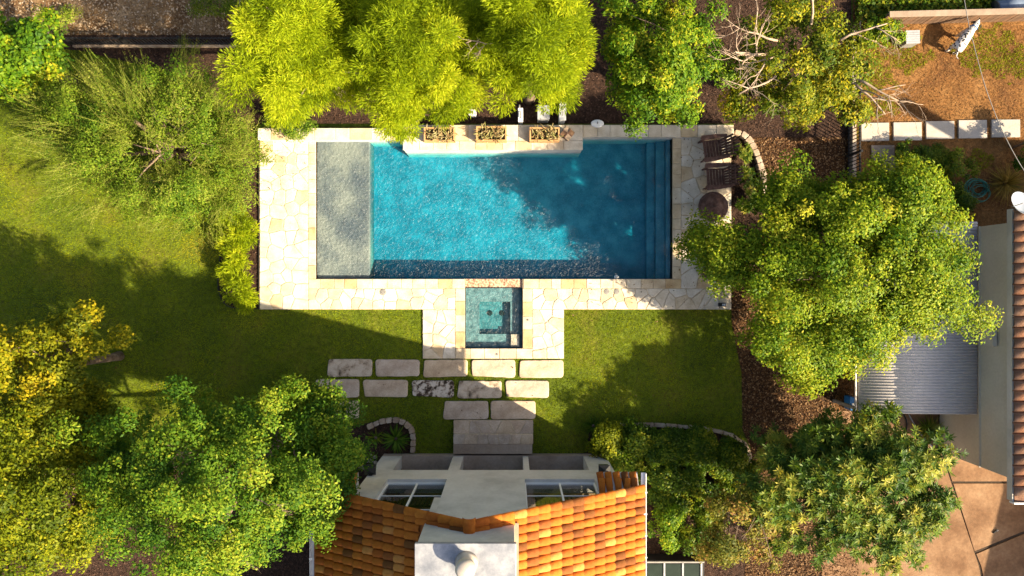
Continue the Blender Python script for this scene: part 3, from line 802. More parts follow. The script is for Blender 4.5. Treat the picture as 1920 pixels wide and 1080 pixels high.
# ------------------------------------------------------------------ neighbour's house, patio cover and slab
NX = 13.35; NZ = 3.15; NY0, NY1 = -5.1, 1.75
nh = empty('neighbour_house', (17.5, -1.5, 0), R(0), 'warm grey stucco house with weathered brown tile roof', 'house')
b = MB(); b.box(NX, 24, NY0, NY1, 0, NZ); b.build('wall', M['stucco_n'], nh)
b = MB(); b.box(NX-.035, NX-.001, NY0-.01, NY1+.01, 1.84, 1.88); b.build('wall_band', M['stucco_n'], nh)
b = MB(); b.box(NX-.10, NX-.06, NY0-.55, NY1+.35, NZ-.10, NZ+.10); b.build('fascia', M['stucco'], nh)
nth = R(7)
def zn(x): return NZ + .12 + math.tan(nth)*(x-(NX-.06))
b = MB(); b.prism([(NX-.055, zn(NX-.055)), (NX-.055, zn(NX-.055)-.10), (16.6, zn(16.6)-.10), (24.2, zn(NX)-.1), (24.2, zn(NX)), (16.6, zn(16.6))], NY0-.55, NY1+.30, 'y')
nr = b.build('roof', M['tile_n'], nh)
NT = tile_mesh('roof_tile', M['tile_n'], .43, .12, .14)
y = NY1 + .16; iy = 0
while y > NY0 - .45:
    for k in range(5):
        ex = Vector((-math.cos(nth), 0, -math.sin(nth))); ey = Vector((0, -1, 0)); ez = ex.cross(ey)
        m = Matrix((ex, ey, ez)).transposed().to_4x4(); m.translation = Vector((NX-.06, y, zn(NX-.06))) - ex*(.36 + k*.36) + ez*.005
        o = bpy.data.objects.new('roof_tile', NT); COL.objects.link(o); o.parent = nr; o.matrix_basis = m @ Matrix.Rotation(random.uniform(-.03,.03), 4, 'Z')
    y -= .28
b = MB(); b.box(NX-.12, 14.5, NY0-.60, NY0-.56, NZ+.02, NZ+.20); b.build('gutter', M['white'], nh)
b = MB(); b.box(NX-.012, NX+.0, NY0+.02, NY0+.25, .10, .30); b.build('vent_cover', M['white'], nh)
b = MB(); b.box(19.7, 20.0, 1.2, 1.5, 3.0, 6.0); b.build('chimney', M['stucco_n'], nh)  # unseen stack, added to cast the diagonal shadow band across the yard
b = MB(); b.box(NX-.16, NX-.04, -1.6, -1.1, 2.2, 2.6); b.build('meter_box', M['stucco_n'], nh)
world_children(nh)

# neighbour's garage further south, seen only by its shadow on the slab
gx, gy = 19.6, -11.5
ga = empty('neighbour_garage', (gx, gy, 0), 0, 'warm grey stucco garage at the end of the tan slab', 'garage')
m = MB(); m.box(0, 6, -3, 2.6, 0, 3.0); m.build('wall', M['stucco_n'], ga)
m = MB(); m.prism([(-3.3,3.0),(2.9,3.0),(2.9,3.1),(-.2,3.6),(-3.3,3.1)], -.35, 6.3, 'x'); m.build('roof', M['tile_n'], ga)
m = MB(); m.box(-.05, -.002, -2.4, .6, .02, 2.3); gd = m.build('door', M['white'], ga)
for k in range(4):
    m = MB(); m.box(-.075, -.052, -2.3, .5, .10+k*.55, .55+k*.55); m.build('door_panel', M['white'], gd)
m = MB(); m.box(.8, 1.3, 2.0, 2.5, 3.0, 4.0); m.build('chimney', M['stucco_n'], ga)

# corrugated patio cover
pc = empty('patio_cover', (11.7, -.8, 0), 0, 'grey corrugated sheet patio cover against the neighbour wall', 'patio cover')
X0, X1, Y0, Y1 = 10.0, NX-.03, -3.62, 1.9
m = MB(); per = .085; n = int((Y1-Y0)/per*6)
row = [(Y0 + (Y1-Y0)*i/n, .013*math.sin(2*math.pi*i/6)) for i in range(n+1)]
vs = [(X0, y, 1.62+d) for y, d in row] + [(X1, y, 1.80+d) for y, d in row]
m.add(vs, [(i, n+1+i, n+2+i, i+1) for i in range(n)]); so = m.build('corrugated_sheet', M['corr'], pc, True)
sm = so.modifiers.new('thick', 'SOLIDIFY'); sm.thickness = .006
for xx in (10.04, 11.7, 13.2):
    m = MB(); m.box(xx-.03, xx+.03, Y0+.02, Y1-.02, 1.50, 1.58 if xx < 11 else 1.60); m.build('beam', M['greyplastic'], pc)
for xx, yy in [(10.05, Y0+.1), (10.05, -1.0), (10.05, Y1-.1), (12.0, Y0+.1)]:
    m = MB(); m.box(xx-.045, xx+.045, yy-.045, yy+.045, .01, 1.5); m.build('post', M['greyplastic'], pc)
m = MB(); m.tube([(9.93, Y0-.02, 1.60), (9.93, Y1, 1.60)], .03, 8); m.build('gutter_pipe', M['corr'], pc, True)
world_children(pc)
# blue crate below the cover corner
bx, by = P(1599, 757, .4); e = empty('blue_tub', (bx, by, 0), 0, 'blue plastic tub standing by the corrugated cover corner', 'tub')
m = MB(); m.prism([(-.09,-.2),(.09,-.2),(.09,.2),(-.09,.2)], .008, .40); m.build('tub_body', M['bluebox'], e, bevel=.02)
m = MB(); m.box(-.10, .10, -.21, .21, .402, .43); m.build('lid', M['bluebox'], e, bevel=.01)
m = MB(); m.box(-.04, .04, -.15, .02, .431, .436); m.build('lid_label', M['white'], e)

sheet('slab_bedding', [(1545,772),(3000,772),(3000,1400),(1545,1400)], .006, M['soil'], 'dark soil in the slab joints')
slab = empty('concrete_slab', (0,0,0), 0, 'stained tan concrete yard slab beside the neighbour house', None, None, 'structure')
for pp in [[(1540,770),(1757,770),(1764,850),(1834,1060),(1842,1100),(1540,1100)],
           [(1760,770),(2000,770),(2000,902),(1784,902),(1767,850)],
           [(1786,906),(2000,906),(2000,962),(1826,1033)],
           [(1829,1038),(2000,967),(2000,1100),(1847,1100),(1838,1060)]]:
    m = MB(); m.stone([P(*p) for p in pp][::-1], 0, .03, .008); m.build('slab_panel', M['slab'], slab)
x, y = P(1864, 995); e = empty('hose_nozzle', (x, y, .045), R(35), 'small black hose nozzle lying on the tan slab joint', 'nozzle')
m = MB(); m.tube([(-.09,0,0),(.03,0,.01)], [.022,.026], 8); m.build('grip', M['black'], e, True)
m = MB(); m.tube([(.03,0,.01),(.09,0,.015)], [.030,.034], 10); m.build('spray_head', M['greyplastic'], e, True)
for k, pts in enumerate([[(1668,772),(1662,800),(1660,822)], [(1672,770),(1680,800),(1676,825)], [(1690,772),(1700,790),(1696,812),(1690,830)], [(1700,772),(1712,795),(1735,828),(1763,848)]]):
    m = MB(); q = smooth(pts, 2); m.tube([(*P(*p), .055) for p in q], .022, 6)
    tag(m.build('yard_hose', M['black'] if k < 3 else M['greyplastic'], None, True),
        ['black hose end dropping straight below the corrugated cover', 'black hose loop beside the first on the slab', 'black hose curl beside the rush clump', 'thin grey cable running along the house shadow edge'][k], 'hose' if k < 3 else 'cable')

# concrete pads next door
for i, (a, b_, c, d) in enumerate([(1613,1665,231,265),(1673,1726,230,264),(1734,1787,228,261),(1795,1848,226,260),(1857,1910,225,258),(1632,1675,273,303),(1648,1690,304,334)]):
    x0, x1, y0, y1 = rect(a, b_, c, d); m = MB(); cx, cy = (x0+x1)/2, (y0+y1)/2
    m.stone([(x0-cx,y0-cy),(x1-cx,y0-cy),(x1-cx,y1-cy),(x0-cx,y1-cy)], 0, .06, .01)
    o = m.build('concrete_pad', M['padc'] if i < 5 else M['concrete']); o.location = (cx, cy, .008); o.rotation_euler[2] = R(.6)
    lab = ['pale concrete pad next to the black fence, first of the row', 'pale concrete pad, second of the row from the black fence', 'pale concrete pad in the middle of the row of five',
           'pale concrete pad, fourth of the row from the black fence', 'pale concrete pad crossed by a dark diagonal shadow, last of the row',
           'small grey concrete pad below the row of pale pads', 'small grey pad half under the bright tree'][i]
    tag(o, lab, 'concrete pad', 'concrete pads in the yard next door')

# ------------------------------------------------------------------ fences
def picket_fence(pa, pb, ht, label, z=.0, step=.11):
    a = Vector((*P(*pa), 0)); b = Vector((*P(*pb), 0)); L = (b-a).length; ang = math.atan2(b.y-a.y, b.x-a.x)
    e = empty('metal_fence', tuple(a), ang, label, 'fence')
    for zz in (.12, ht-.06):
        m = MB(); m.box(0, L, -.018, .018, zz-.018, zz+.018); m.build('rail', M['black'], e)
    n = int(L/step); me = None; mp = None
    for k in range(n+1):
        xx = k*L/n
        if k % 16 == 0:
            if mp is None: m = MB(); m.box(-.035, .035, -.035, .035, 0, ht+.06); mp = m.mesh('post')
            o = link('post', mp, M['black'], e)
        else:
            if me is None: m = MB(); m.box(-.011, .011, -.011, .011, .03, ht); me = m.mesh('picket')
            o = link('picket', me, M['black'], e)
        o.location = (xx, 0, 0)
    return e
picket_fence((140,84), (452,84), .62, 'low black metal picket fence beside the dry rubble ground')
m = MB(); m.box(P(140,0)[0], P(452,0)[0], P(0,90)[1], P(0,86)[1], 0, .10)
tag(m.build('stone_kerb', M['edge']), 'low stone kerb at the foot of the picket fence', 'kerb')
picket_fence((1588,400), (1588,60), .85, 'black metal picket fence between leaf litter and dirt yard')
m = MB(); x0 = P(1592,0)[0]; m.box(x0, x0+.12, P(0,410)[1], P(0,60)[1], 0, .22)
tag(m.build('boundary_kerb', M['edge'], bevel=.01), 'low tan kerb wall along the yard side of the black fence', 'kerb')
# wooden fence at the far side of the neighbour's yard
wx0, wy0 = P(1640, 47); wx1, wy1 = P(2000, 38)
a = Vector((wx0, wy0, 0)); b = Vector((wx1, wy1, 0)); L = (b-a).length
e = empty('wooden_fence', tuple(a), math.atan2(b.y-a.y, b.x-a.x), 'weathered plank fence with pale cap rail across the dirt yard', 'fence')
m = MB(); m.box(-.065, .065, -.012, .012, .03, .80); me = m.mesh('board')
n = int(L/.145)
for k in range(n):
    o = link('board', me, M['woodfence'], e); o.location = (k*.145+.08, random.uniform(-.004,.004), random.uniform(-.01,.01))
m = MB(); m.box(0, L, -.09, .09, .815, .85); m.build('cap_rail', M['cap'], e, bevel=.006)
for zz in (.2, .65):
    m = MB(); m.box(0, L, .013, .06, zz, zz+.09); m.build('rail', M['woodfence'], e)

# overhead cable
q = smooth([(1800,-60),(1812,30),(1832,110),(1852,180),(1885,260),(1925,330),(1990,420)], 3)
m = MB(); m.tube([(*P(p[0], p[1], 4.3), 4.3) for p in q], .009, 6)
tag(m.build('overhead_cable', M['greyplastic'], None, True), 'thin utility cable strung above the dirt yard', 'cable')

# utility box, drum, dish
x, y = P(1712, 69, .45); e = empty('utility_box', (x, y, .008), R(2), 'grey lidded utility box on the dirt near the plank fence', 'utility box')
m = MB(); m.box(-.19, .19, -.19, .19, 0, .40); m.build('box_body', M['greyplastic'], e, bevel=.01)
for k in range(6):
    m = MB(); yy = -.20 + k*.068; m.box(-.21, .21, yy, yy+.060, .402, .44); m.build('lid_slat', M['greybox'], e)
x, y = P(1893, 14, .3); e = empty('storage_drum', (x, y, .28), R(6), 'blue grey plastic drum lying behind the plank fence', 'drum')
m = MB(); m.tube([(-.45,0,0),(-.43,0,0),(-.2,0,0),(-.19,0,0),(.19,0,0),(.2,0,0),(.43,0,0),(.45,0,0)], [.22,.25,.25,.265,.265,.25,.25,.22], 24); m.build('drum_body', M['blue'], e, True)
m = MB(); m.tube([(-.455,0,0),(-.50,0,0)], [.24,.24], 24); m.build('drum_lid', M['black'], e, True)
x, y = P(1915, 381, 3.45); e = empty('satellite_dish', (x, y, 3.45), R(20), 'pale grey satellite dish at the tiled roof corner', 'dish')
m = MB(); m.lathe([(.001,-.06),(.12,-.05),(.24,-.015),(.32,.03),(.325,.03),(.24,-.005),(.12,-.038),(.001,-.048)], (0,0), 28, False); do = m.build('reflector', M['dish'], e, True); do.rotation_euler = (R(-15), R(18), 0)
m = MB(); m.tube([(0,0,-.06),(.02,-.05,-.3),(.05,-.4,-.35)], .025, 8); m.build('mast', M['greyplastic'], e, True)
m = MB(); m.tube([(-.28,0,.0),(-.15,.02,.25)], .012, 6); m.build('feed_arm', M['greyplastic'], e, True)

# garden hose heap next door
x, y = P(1828, 358); e = empty('hose_coil', (x, y, .03), 0, 'green garden hose heaped in the shade next door', 'hose')
m = MB()
for k in range(9):
    r0 = random.uniform(.22, .36); ox, oy = random.uniform(-.12,.12), random.uniform(-.12,.12)
    m.tube([(ox+r0*math.cos(t/20*6.28), oy+r0*.85*math.sin(t/20*6.28), .02+k*.018+.02*math.sin(t*.9+k)) for t in range(21)], .012, 5)
m.build('hose_loops', M['hose'], e, True)
m = MB(); m.tube([(.3,.1,.1),(.42,.22,.02),(.5,.15,.01)], .016, 6); m.build('hose_end', M['black'], e, True)

# ------------------------------------------------------------------ furniture on the terrace
def adirondack(label, loc, rz, src=None):
    e = empty('garden_chair', loc, rz, label, 'chair', 'wooden garden chairs on the terrace')
    if src:
        for c in src.children:
            d = c.copy(); COL.objects.link(d); d.parent = e
        return e
    W_ = M['fire']
    for k in range(6):                        # seat slats from front to back
        t = k/5; xx = .28 - t*.50; zz = .37 - t*.12
        m = MB(); m.bar((xx, -.27, zz), (xx, .27, zz), .082, .02, (.2,0,1)); m.build('seat_slat', W_, e)
    hts = [.60,.70,.77,.80,.77,.70,.60]
    for k in range(7):                        # fanned back slats
        u = (k-3)/3; l = hts[k]; b0 = Vector((-.20, u*.22, .24)); d = Vector((-.52, u*.12, .85)).normalized()
        m = MB(); m.bar(b0, b0 + d*l, .062, .02, (1,0,.6)); m.build('back_slat', W_, e)
    for s in (1, -1):
        m = MB(); pl = [(.40,.26),(.42,.33),(.38,.41),(.0,.40),(-.38,.36),(-.40,.29),(-.1,.27)]
        m.prism([(x, s*y) for x, y in (pl if s > 0 else pl[::-1])], .545, .568); m.build('arm', W_, e)
        m = MB(); m.box(.27, .36, s*.30-.018, s*.30+.018, 0, .545); m.build('front_leg', W_, e)
        m = MB(); m.bar((.34, s*.262, .33), (-.62, s*.25, .03), .03, .10); m.build('back_leg', W_, e)
    m = MB(); m.bar((-.33, -.36, .50), (-.33, .36, .50), .03, .06); m.build('back_rail', W_, e)
    m = MB(); m.bar((-.44, -.27, .74), (-.44, .27, .74), .03, .045); m.build('back_rail', W_, e)
    return e
zc = ZD + .004
c0 = adirondack('dark brown slatted garden chair near the stone wall corner', (*P(1331, 284), zc), math.pi + R(8))
adirondack('dark brown slatted garden chair beside the round fire bowl', (*P(1337, 336), zc), math.pi + R(4), c0)
adirondack('dark brown garden chair mostly hidden beneath the overhanging tree', (*P(1336, 505), zc), math.pi - R(25), c0)
x, y = P(1329, 391); e = empty('fire_bowl', (x, y, zc), 0, 'round rust brown fire bowl with lid beside the garden chairs', 'fire pit')
m = MB(); m.lathe([(.12,.16),(.30,.22),(.40,.36),(.43,.40)], (0,0), 36); m.build('bowl', M['rust'], e, True)
m = MB(); m.lathe([(.36,.392),(.45,.395),(.46,.405),(.45,.42),(.38,.425)], (0,0), 36, False); m.build('rim', M['fire'], e, True)
m = MB(); m.lathe([(.385,.42),(.37,.445),(.25,.49),(.10,.515),(.001,.52)], (0,0), 36); m.build('lid', M['rust'], e, True)
m = MB(); m.tube([(-.06,0,.515),(-.04,0,.56),(.04,0,.56),(.06,0,.515)], .010, 6); m.build('handle', M['black'], e, True)
for k in range(4):
    a = R(45+90*k); m = MB(); m.tube([(.33*math.cos(a), .33*math.sin(a), .28), (.40*math.cos(a), .40*math.sin(a), 0)], .018, 6); m.build('leg', M['black'], e, True)
x, y = P(1352, 571); e = empty('path_light', (x, y, zc), 0, 'small black garden light at the terrace corner by the tree', 'light')
m = MB(); m.box(-.12, .10, -.055, .055, 0, .12); m.build('base', M['black'], e, bevel=.01)
m = MB(); m.box(-.03, .09, -.03, .03, .122, .14); m.build('lens', M['dish'], e)
m = MB(); m.tube([(-.11,-.05,.10),(-.13,-.05,.2),(-.13,.05,.2),(-.11,.05,.10)], .01, 6); m.build('handle', M['black'], e, True)

# planter boxes with dry stick succulents
M['stick'] = leafmat('dry succulent stem', [(.16,.10,.045),(.30,.22,.10),(.20,.20,.06),(.46,.38,.22)], 0, .7)
ZB = .50
names = ['planter box half under the bright feathery tree', 'middle planter box on the raised pool wall', 'planter box next to the brown lantern']
for i, (a, b_, c, d) in enumerate([(795,853,239,265),(893,950,237,265),(993,1049,239,265)]):
    x0, x1, y0, y1 = rect(a, b_, c, d, ZB+.24); cx, cy = (x0+x1)/2, (y0+y1)/2; hx, hy = (x1-x0)/2, (y1-y0)/2
    e = empty('planter_box', (cx, cy, ZB), 0, 'copper toned wooden ' + names[i], 'planter', 'planter boxes on the raised wall')
    t = .045
    for (u0,u1,v0,v1) in [(-hx,hx,-hy,-hy+t),(-hx,hx,hy-t,hy),(-hx,-hx+t,-hy+t,hy-t),(hx-t,hx,-hy+t,hy-t)]:
        m = MB(); m.box(u0,u1,v0,v1, 0, .27); m.build('side_board', M['copper'], e)
    m = MB(); m.box(-hx+t, hx-t, -hy+t, hy-t, 0, .20); m.build('soil', M['soil'], e)
    p = empty('stick_succulent', (cx, cy, ZB+.20), 0, ['dry twiggy succulent in the planter half under the feathery tree', 'dry twiggy succulent in the middle planter box', 'dry twiggy succulent in the planter beside the lantern'][i], 'plant', 'dry succulents in planter boxes')
    m = MB()
    for k in range(95):
        bx, by = random.uniform(-hx+.07, hx-.07), random.uniform(-hy+.06, hy-.06); a_ = random.uniform(0, 6.28); l = random.uniform(.10, .24); up = random.uniform(.12, .8)
        p0 = Vector((bx, by, random.uniform(-.01,.05))); d_ = Vector((math.cos(a_)*math.cos(up), math.sin(a_)*math.cos(up), math.sin(up)))
        b2 = d_ + Vector((random.uniform(-.4,.4), random.uniform(-.4,.4), .25)); b2.normalize()
        p1 = p0 + d_*l*.55; p2 = p1 + b2*l*.5
        m.tube([p0, p1, p2], [.013, .016, .009], 5)
    me = m.mesh('stem', True); n_per = len(me.vertices)//95
    at = me.attributes.new('tint', 'FLOAT', 'POINT'); at.data.foreach_set('value', np.repeat(RNG.random(95), n_per).astype(np.float32))
    o = link('stems', me, M['stick'], p); o['kind'] = 'stuff'
    for k in range(4):                        # long straggling shoots
        a_ = random.choice([2.2, 1.2, 4.4, 5.2, .6]) + random.uniform(-.3,.3); bx, by = random.uniform(-hx*.7,hx*.7), random.uniform(-hy*.5,hy*.5)
        m = MB(); m.tube([(bx,by,.02),(bx+.14*math.cos(a_),by+.14*math.sin(a_),.12),(bx+.32*math.cos(a_+.2),by+.32*math.sin(a_+.2),.16)], [.014,.014,.007], 5)
        mm = m.mesh('long_shoot', True); at = mm.attributes.new('tint', 'FLOAT', 'POINT'); at.data.foreach_set('value', np.full(len(mm.vertices), random.random(), np.float32)); link('long_shoot', mm, M['stick'], p)
# lantern
x, y = P(1064, 251, .75); e = empty('wooden_lantern', (x, y, ZB), R(-38), 'brown wooden lantern with cross slatted lid on the raised wall', 'lantern')
m = MB(); m.box(-.12, .12, -.12, .12, 0, .03); m.build('base', M['fire'], e)
for sx in (-1, 1):
    for sy in (-1, 1):
        m = MB(); m.box(sx*.105-.015, sx*.105+.015, sy*.105-.015, sy*.105+.015, .03, .28); m.build('post', M['fire'], e)
m = MB(); m.box(-.09, .09, -.09, .09, .03, .27); m.build('lamp_glass', M['glass'], e)
for sx in (-1, 1):
    for sy in (-1, 1):
        m = MB(); m.add([(sx*.012,sy*.012,.335),(sx*.16,sy*.012,.30),(sx*.16,sy*.16,.285),(sx*.012,sy*.16,.30)], [(0,1,2,3) if sx*sy > 0 else (3,2,1,0)])
        o = m.build('lid_panel', M['woodfence'] if sx*sy > 0 else M['cap'], e); o.modifiers.new('t', 'SOLIDIFY').thickness = .012
m = MB(); m.bar((-.165,0,.325),(.165,0,.325),.02,.02); m.bar((0,-.165,.327),(0,.165,.327),.02,.02); m.build('lid_cross', M['fire'], e)

# pool equipment behind the raised wall
def cabinet(px, py, hx, hy, ht, lab, name, mat, details=True):
    x, y = P(px, py, ht); e = empty(name, (x, y, .005), R(random.uniform(-2,2)), lab, 'pool equipment')
    m = MB(); m.box(-hx, hx, -hy, hy, 0, ht); m.build('housing', mat, e, bevel=.02)
    m = MB(); m.box(-hx-.015, hx+.015, -hy-.015, hy+.015, ht+.002, ht+.03); m.build('lid', M['white'] if mat != M['greybox'] else M['greybox'], e, bevel=.008)
    m = MB(); m.tube([(0,-hy*.5,ht+.03),(0,-hy*.5,ht+.07),(0,hy*.5,ht+.07),(0,hy*.5,ht+.03)], .012, 6); m.build('handle', M['black'], e, True)
    m = MB(); m.tube([(-hx*.5,hy+.01,.15),(-hx*.5,hy+.18,.15),(-hx*.5,hy+.18,.0)], .03, 8); m.build('pipe', M['greyplastic'], e, True)
cabinet(1055, 209, .09, .26, .55, 'narrow white pool controller cabinet behind the raised wall', 'controller_cabinet', M['white'])
cabinet(1019, 211, .17, .20, .50, 'square grey pool filter cabinet under the feathery tree', 'filter_cabinet', M['greybox'])
cabinet(976, 216, .06, .20, .45, 'slim white pump cover between tree trunk and filter cabinet', 'pump_cover', M['white'])
cabinet(886, 211, .10, .07, .35, 'small white valve box under the feathery tree', 'valve_box', M['white'])
x, y = P(1120, 232, .40); e = empty('basin_lamp', (x, y, 0), 0, 'white oval lamp head on a post behind the low wall', 'lamp')
m = MB(); m.tube([(0,0,0),(0,0,.36)], .02, 8); m.build('post', M['greyplastic'], e, True)
m = MB(); m.lathe([(.06,.36),(.19,.40),(.20,.415),(.17,.43),(.06,.445),(.001,.45)], (0,0), 26); o = m.build('lamp_head', M['white'], e, True); o.scale = (1, .62, 1)
m = MB(); m.tube([(0,0,.44),(0,.04,.50)], [.02,.012], 8); m.build('finial', M['greyplastic'], e, True)

# ------------------------------------------------------------------ the spotted dog
def dog():
    p0 = Vector((*P(1797, 70), 0)); p1 = Vector((*P(1779, 98), 0)); d = (p0-p1).normalized()
    e = empty('dog', (*((p0+p1)/2).to_2d(), .01), math.atan2(d.y, d.x), 'white dog with black spots walking across the dirt yard', 'dog')
    e.scale = (1.12, 1.3, 1.05)
    J = {'hip':(-.25,0,.50,.115),'belly':(-.05,0,.50,.115),'chest':(.16,0,.48,.135),'neck':(.30,0,.58,.075),'head':(.40,0,.66,.078),'muz':(.52,0,.62,.042),'nose':(.57,0,.61,.030),
         'hl0':(-.27,.085,.40,.075),'hl1':(-.22,.09,.28,.05),'hl2':(-.33,.09,.17,.028),'hl3':(-.31,.09,.03,.026),'hl4':(-.25,.09,.018,.024),
         'hr0':(-.27,-.085,.40,.075),'hr1':(-.19,-.09,.28,.05),'hr2':(-.28,-.09,.17,.028),'hr3':(-.25,-.09,.03,.026),'hr4':(-.19,-.09,.018,.024),
         'fl0':(.17,.085,.38,.06),'fl1':(.17,.085,.24,.038),'fl2':(.20,.085,.03,.026),'fl3':(.25,.085,.018,.024),
         'fr0':(.17,-.085,.38,.06),'fr1':(.14,-.085,.24,.038),'fr2':(.12,-.085,.03,.026),'fr3':(.17,-.085,.018,.024),
         't1':(-.36,0,.54,.034),'t2':(-.46,-.02,.52,.020),'t3':(-.54,-.06,.50,.014),'t4':(-.58,-.12,.52,.008)}
    E = [('hip','belly'),('belly','chest'),('chest','neck'),('neck','head'),('head','muz'),('muz','nose'),('hip','t1'),('t1','t2'),('t2','t3'),('t3','t4')]
    for s in ('hl','hr'): E += [('hip',s+'0'),(s+'0',s+'1'),(s+'1',s+'2'),(s+'2',s+'3'),(s+'3',s+'4')]
    for s in ('fl','fr'): E += [('chest',s+'0'),(s+'0',s+'1'),(s+'1',s+'2'),(s+'2',s+'3')]
    k = list(J); me = bpy.data.meshes.new('dog_body'); me.from_pydata([J[n][:3] for n in k], [(k.index(a), k.index(b)) for a, b in E], [])
    o = link('body', me, None, e); o.modifiers.new('skin', 'SKIN')
    for i, n in enumerate(k):
        sv = me.skin_vertices[0].data[i]; sv.radius = (J[n][3], J[n][3]); sv.use_root = (n == 'hip')
    o.modifiers.new('sub', 'SUBSURF').levels = 2; o.modifiers['sub'].render_levels = 2
    m, N, L, B = newmat('spotted coat'); tc = N.new('ShaderNodeTexCoord'); vo = N.new('ShaderNodeTexVoronoi'); vo.inputs['Scale'].default_value = 15
    L.new(tc.outputs['Object'], vo.inputs['Vector']); r = ramp(N, [(.34,(.02,.018,.016)),(.40,(.62,.57,.52))]); L.new(vo.outputs['Distance'], r.inputs['Fac']); L.new(r.outputs['Color'], B.inputs['Base Color'])
    me.materials.append(m)
    for s in (1, -1):
        q = MB(); q.add([(.37,s*.06,.72),(.43,s*.07,.71),(.41,s*.125,.62),(.37,s*.12,.63)], [(0,1,2,3)]); oo = q.build('ear', M['black'], e); oo.modifiers.new('t','SOLIDIFY').thickness = .014
        q = MB(); q.lathe([(.001,-.012),(.012,0),(.001,.012)], (0,0), 8); oo = q.build('eye', M['black'], e, True); oo.location = (.46, s*.048, .68)
    q = MB(); q.lathe([(.001,-.02),(.022,0),(.001,.02)], (0,0), 10); oo = q.build('nose', M['black'], e, True); oo.location = (.60, 0, .615)
    q = MB(); q.tube([(.315+.0*math.cos(t), .085*math.cos(t*math.pi/8), .60+.085*math.sin(t*math.pi/8)) for t in range(17)], .010, 6, False); q.build('collar', M['bluebox'], e, True)
dog()

# ------------------------------------------------------------------ trees and shrubs
def leaves(c, nrm, dirv, ln, wd, fold=.12):
    s = np.cross(nrm, dirv)
    return np.stack([c, c + dirv*ln*.5 + s*wd*.5 + nrm*ln*fold, c + dirv*ln, c + dirv*ln*.5 - s*wd*.5 + nrm*ln*fold], 1)

def rand_dirs(n): return norm(RNG.normal(size=(n, 3)))

def crown_points(ells, n, low=-.35):
    """clump centres: lumpy ellipsoid shells, mostly near the outside"""
    wts = np.array([e[6] if len(e) > 6 else 1.0 for e in ells]); wts = wts / wts.sum(); out = []; od = []
    for e, w in zip(ells, wts):
        k = max(3, int(round(n*w))); px, py, rx, ry, zc, rz = e[:6]
        cx, cy = P(px, py, zc); s = (H-zc)/H/60
        d = rand_dirs(k*4); d = d[d[:, 2] > low][:k]
        ph = RNG.uniform(0, 6.28, 4)
        lump = 1 + .13*np.sin(3*np.arctan2(d[:,1], d[:,0]) + ph[0]) + .09*np.sin(7*np.arctan2(d[:,1], d[:,0]) + ph[1]) + .06*np.sin(5*d[:,2]*3+ph[2])
        rr = (RNG.uniform(.25, 1.0, len(d))**.55) * lump * RNG.uniform(.82, 1.08, len(d))
        pts = np.array([cx, cy, zc]) + d * rr[:, None] * np.array([rx*s, ry*s, rz])
        f = 2.1; nz = np.sin(pts[:,0]*f+ph[0])*np.sin(pts[:,1]*f+ph[1]) + .5*np.sin(pts[:,0]*f*1.9+ph[2])*np.sin(pts[:,1]*f*2.1+ph[3])
        k_ = nz > -.85
        if k_.sum() > 5: pts = pts[k_]; d = d[k_]
        out.append(pts); od.append(d)
    return np.concatenate(out), np.concatenate(od)

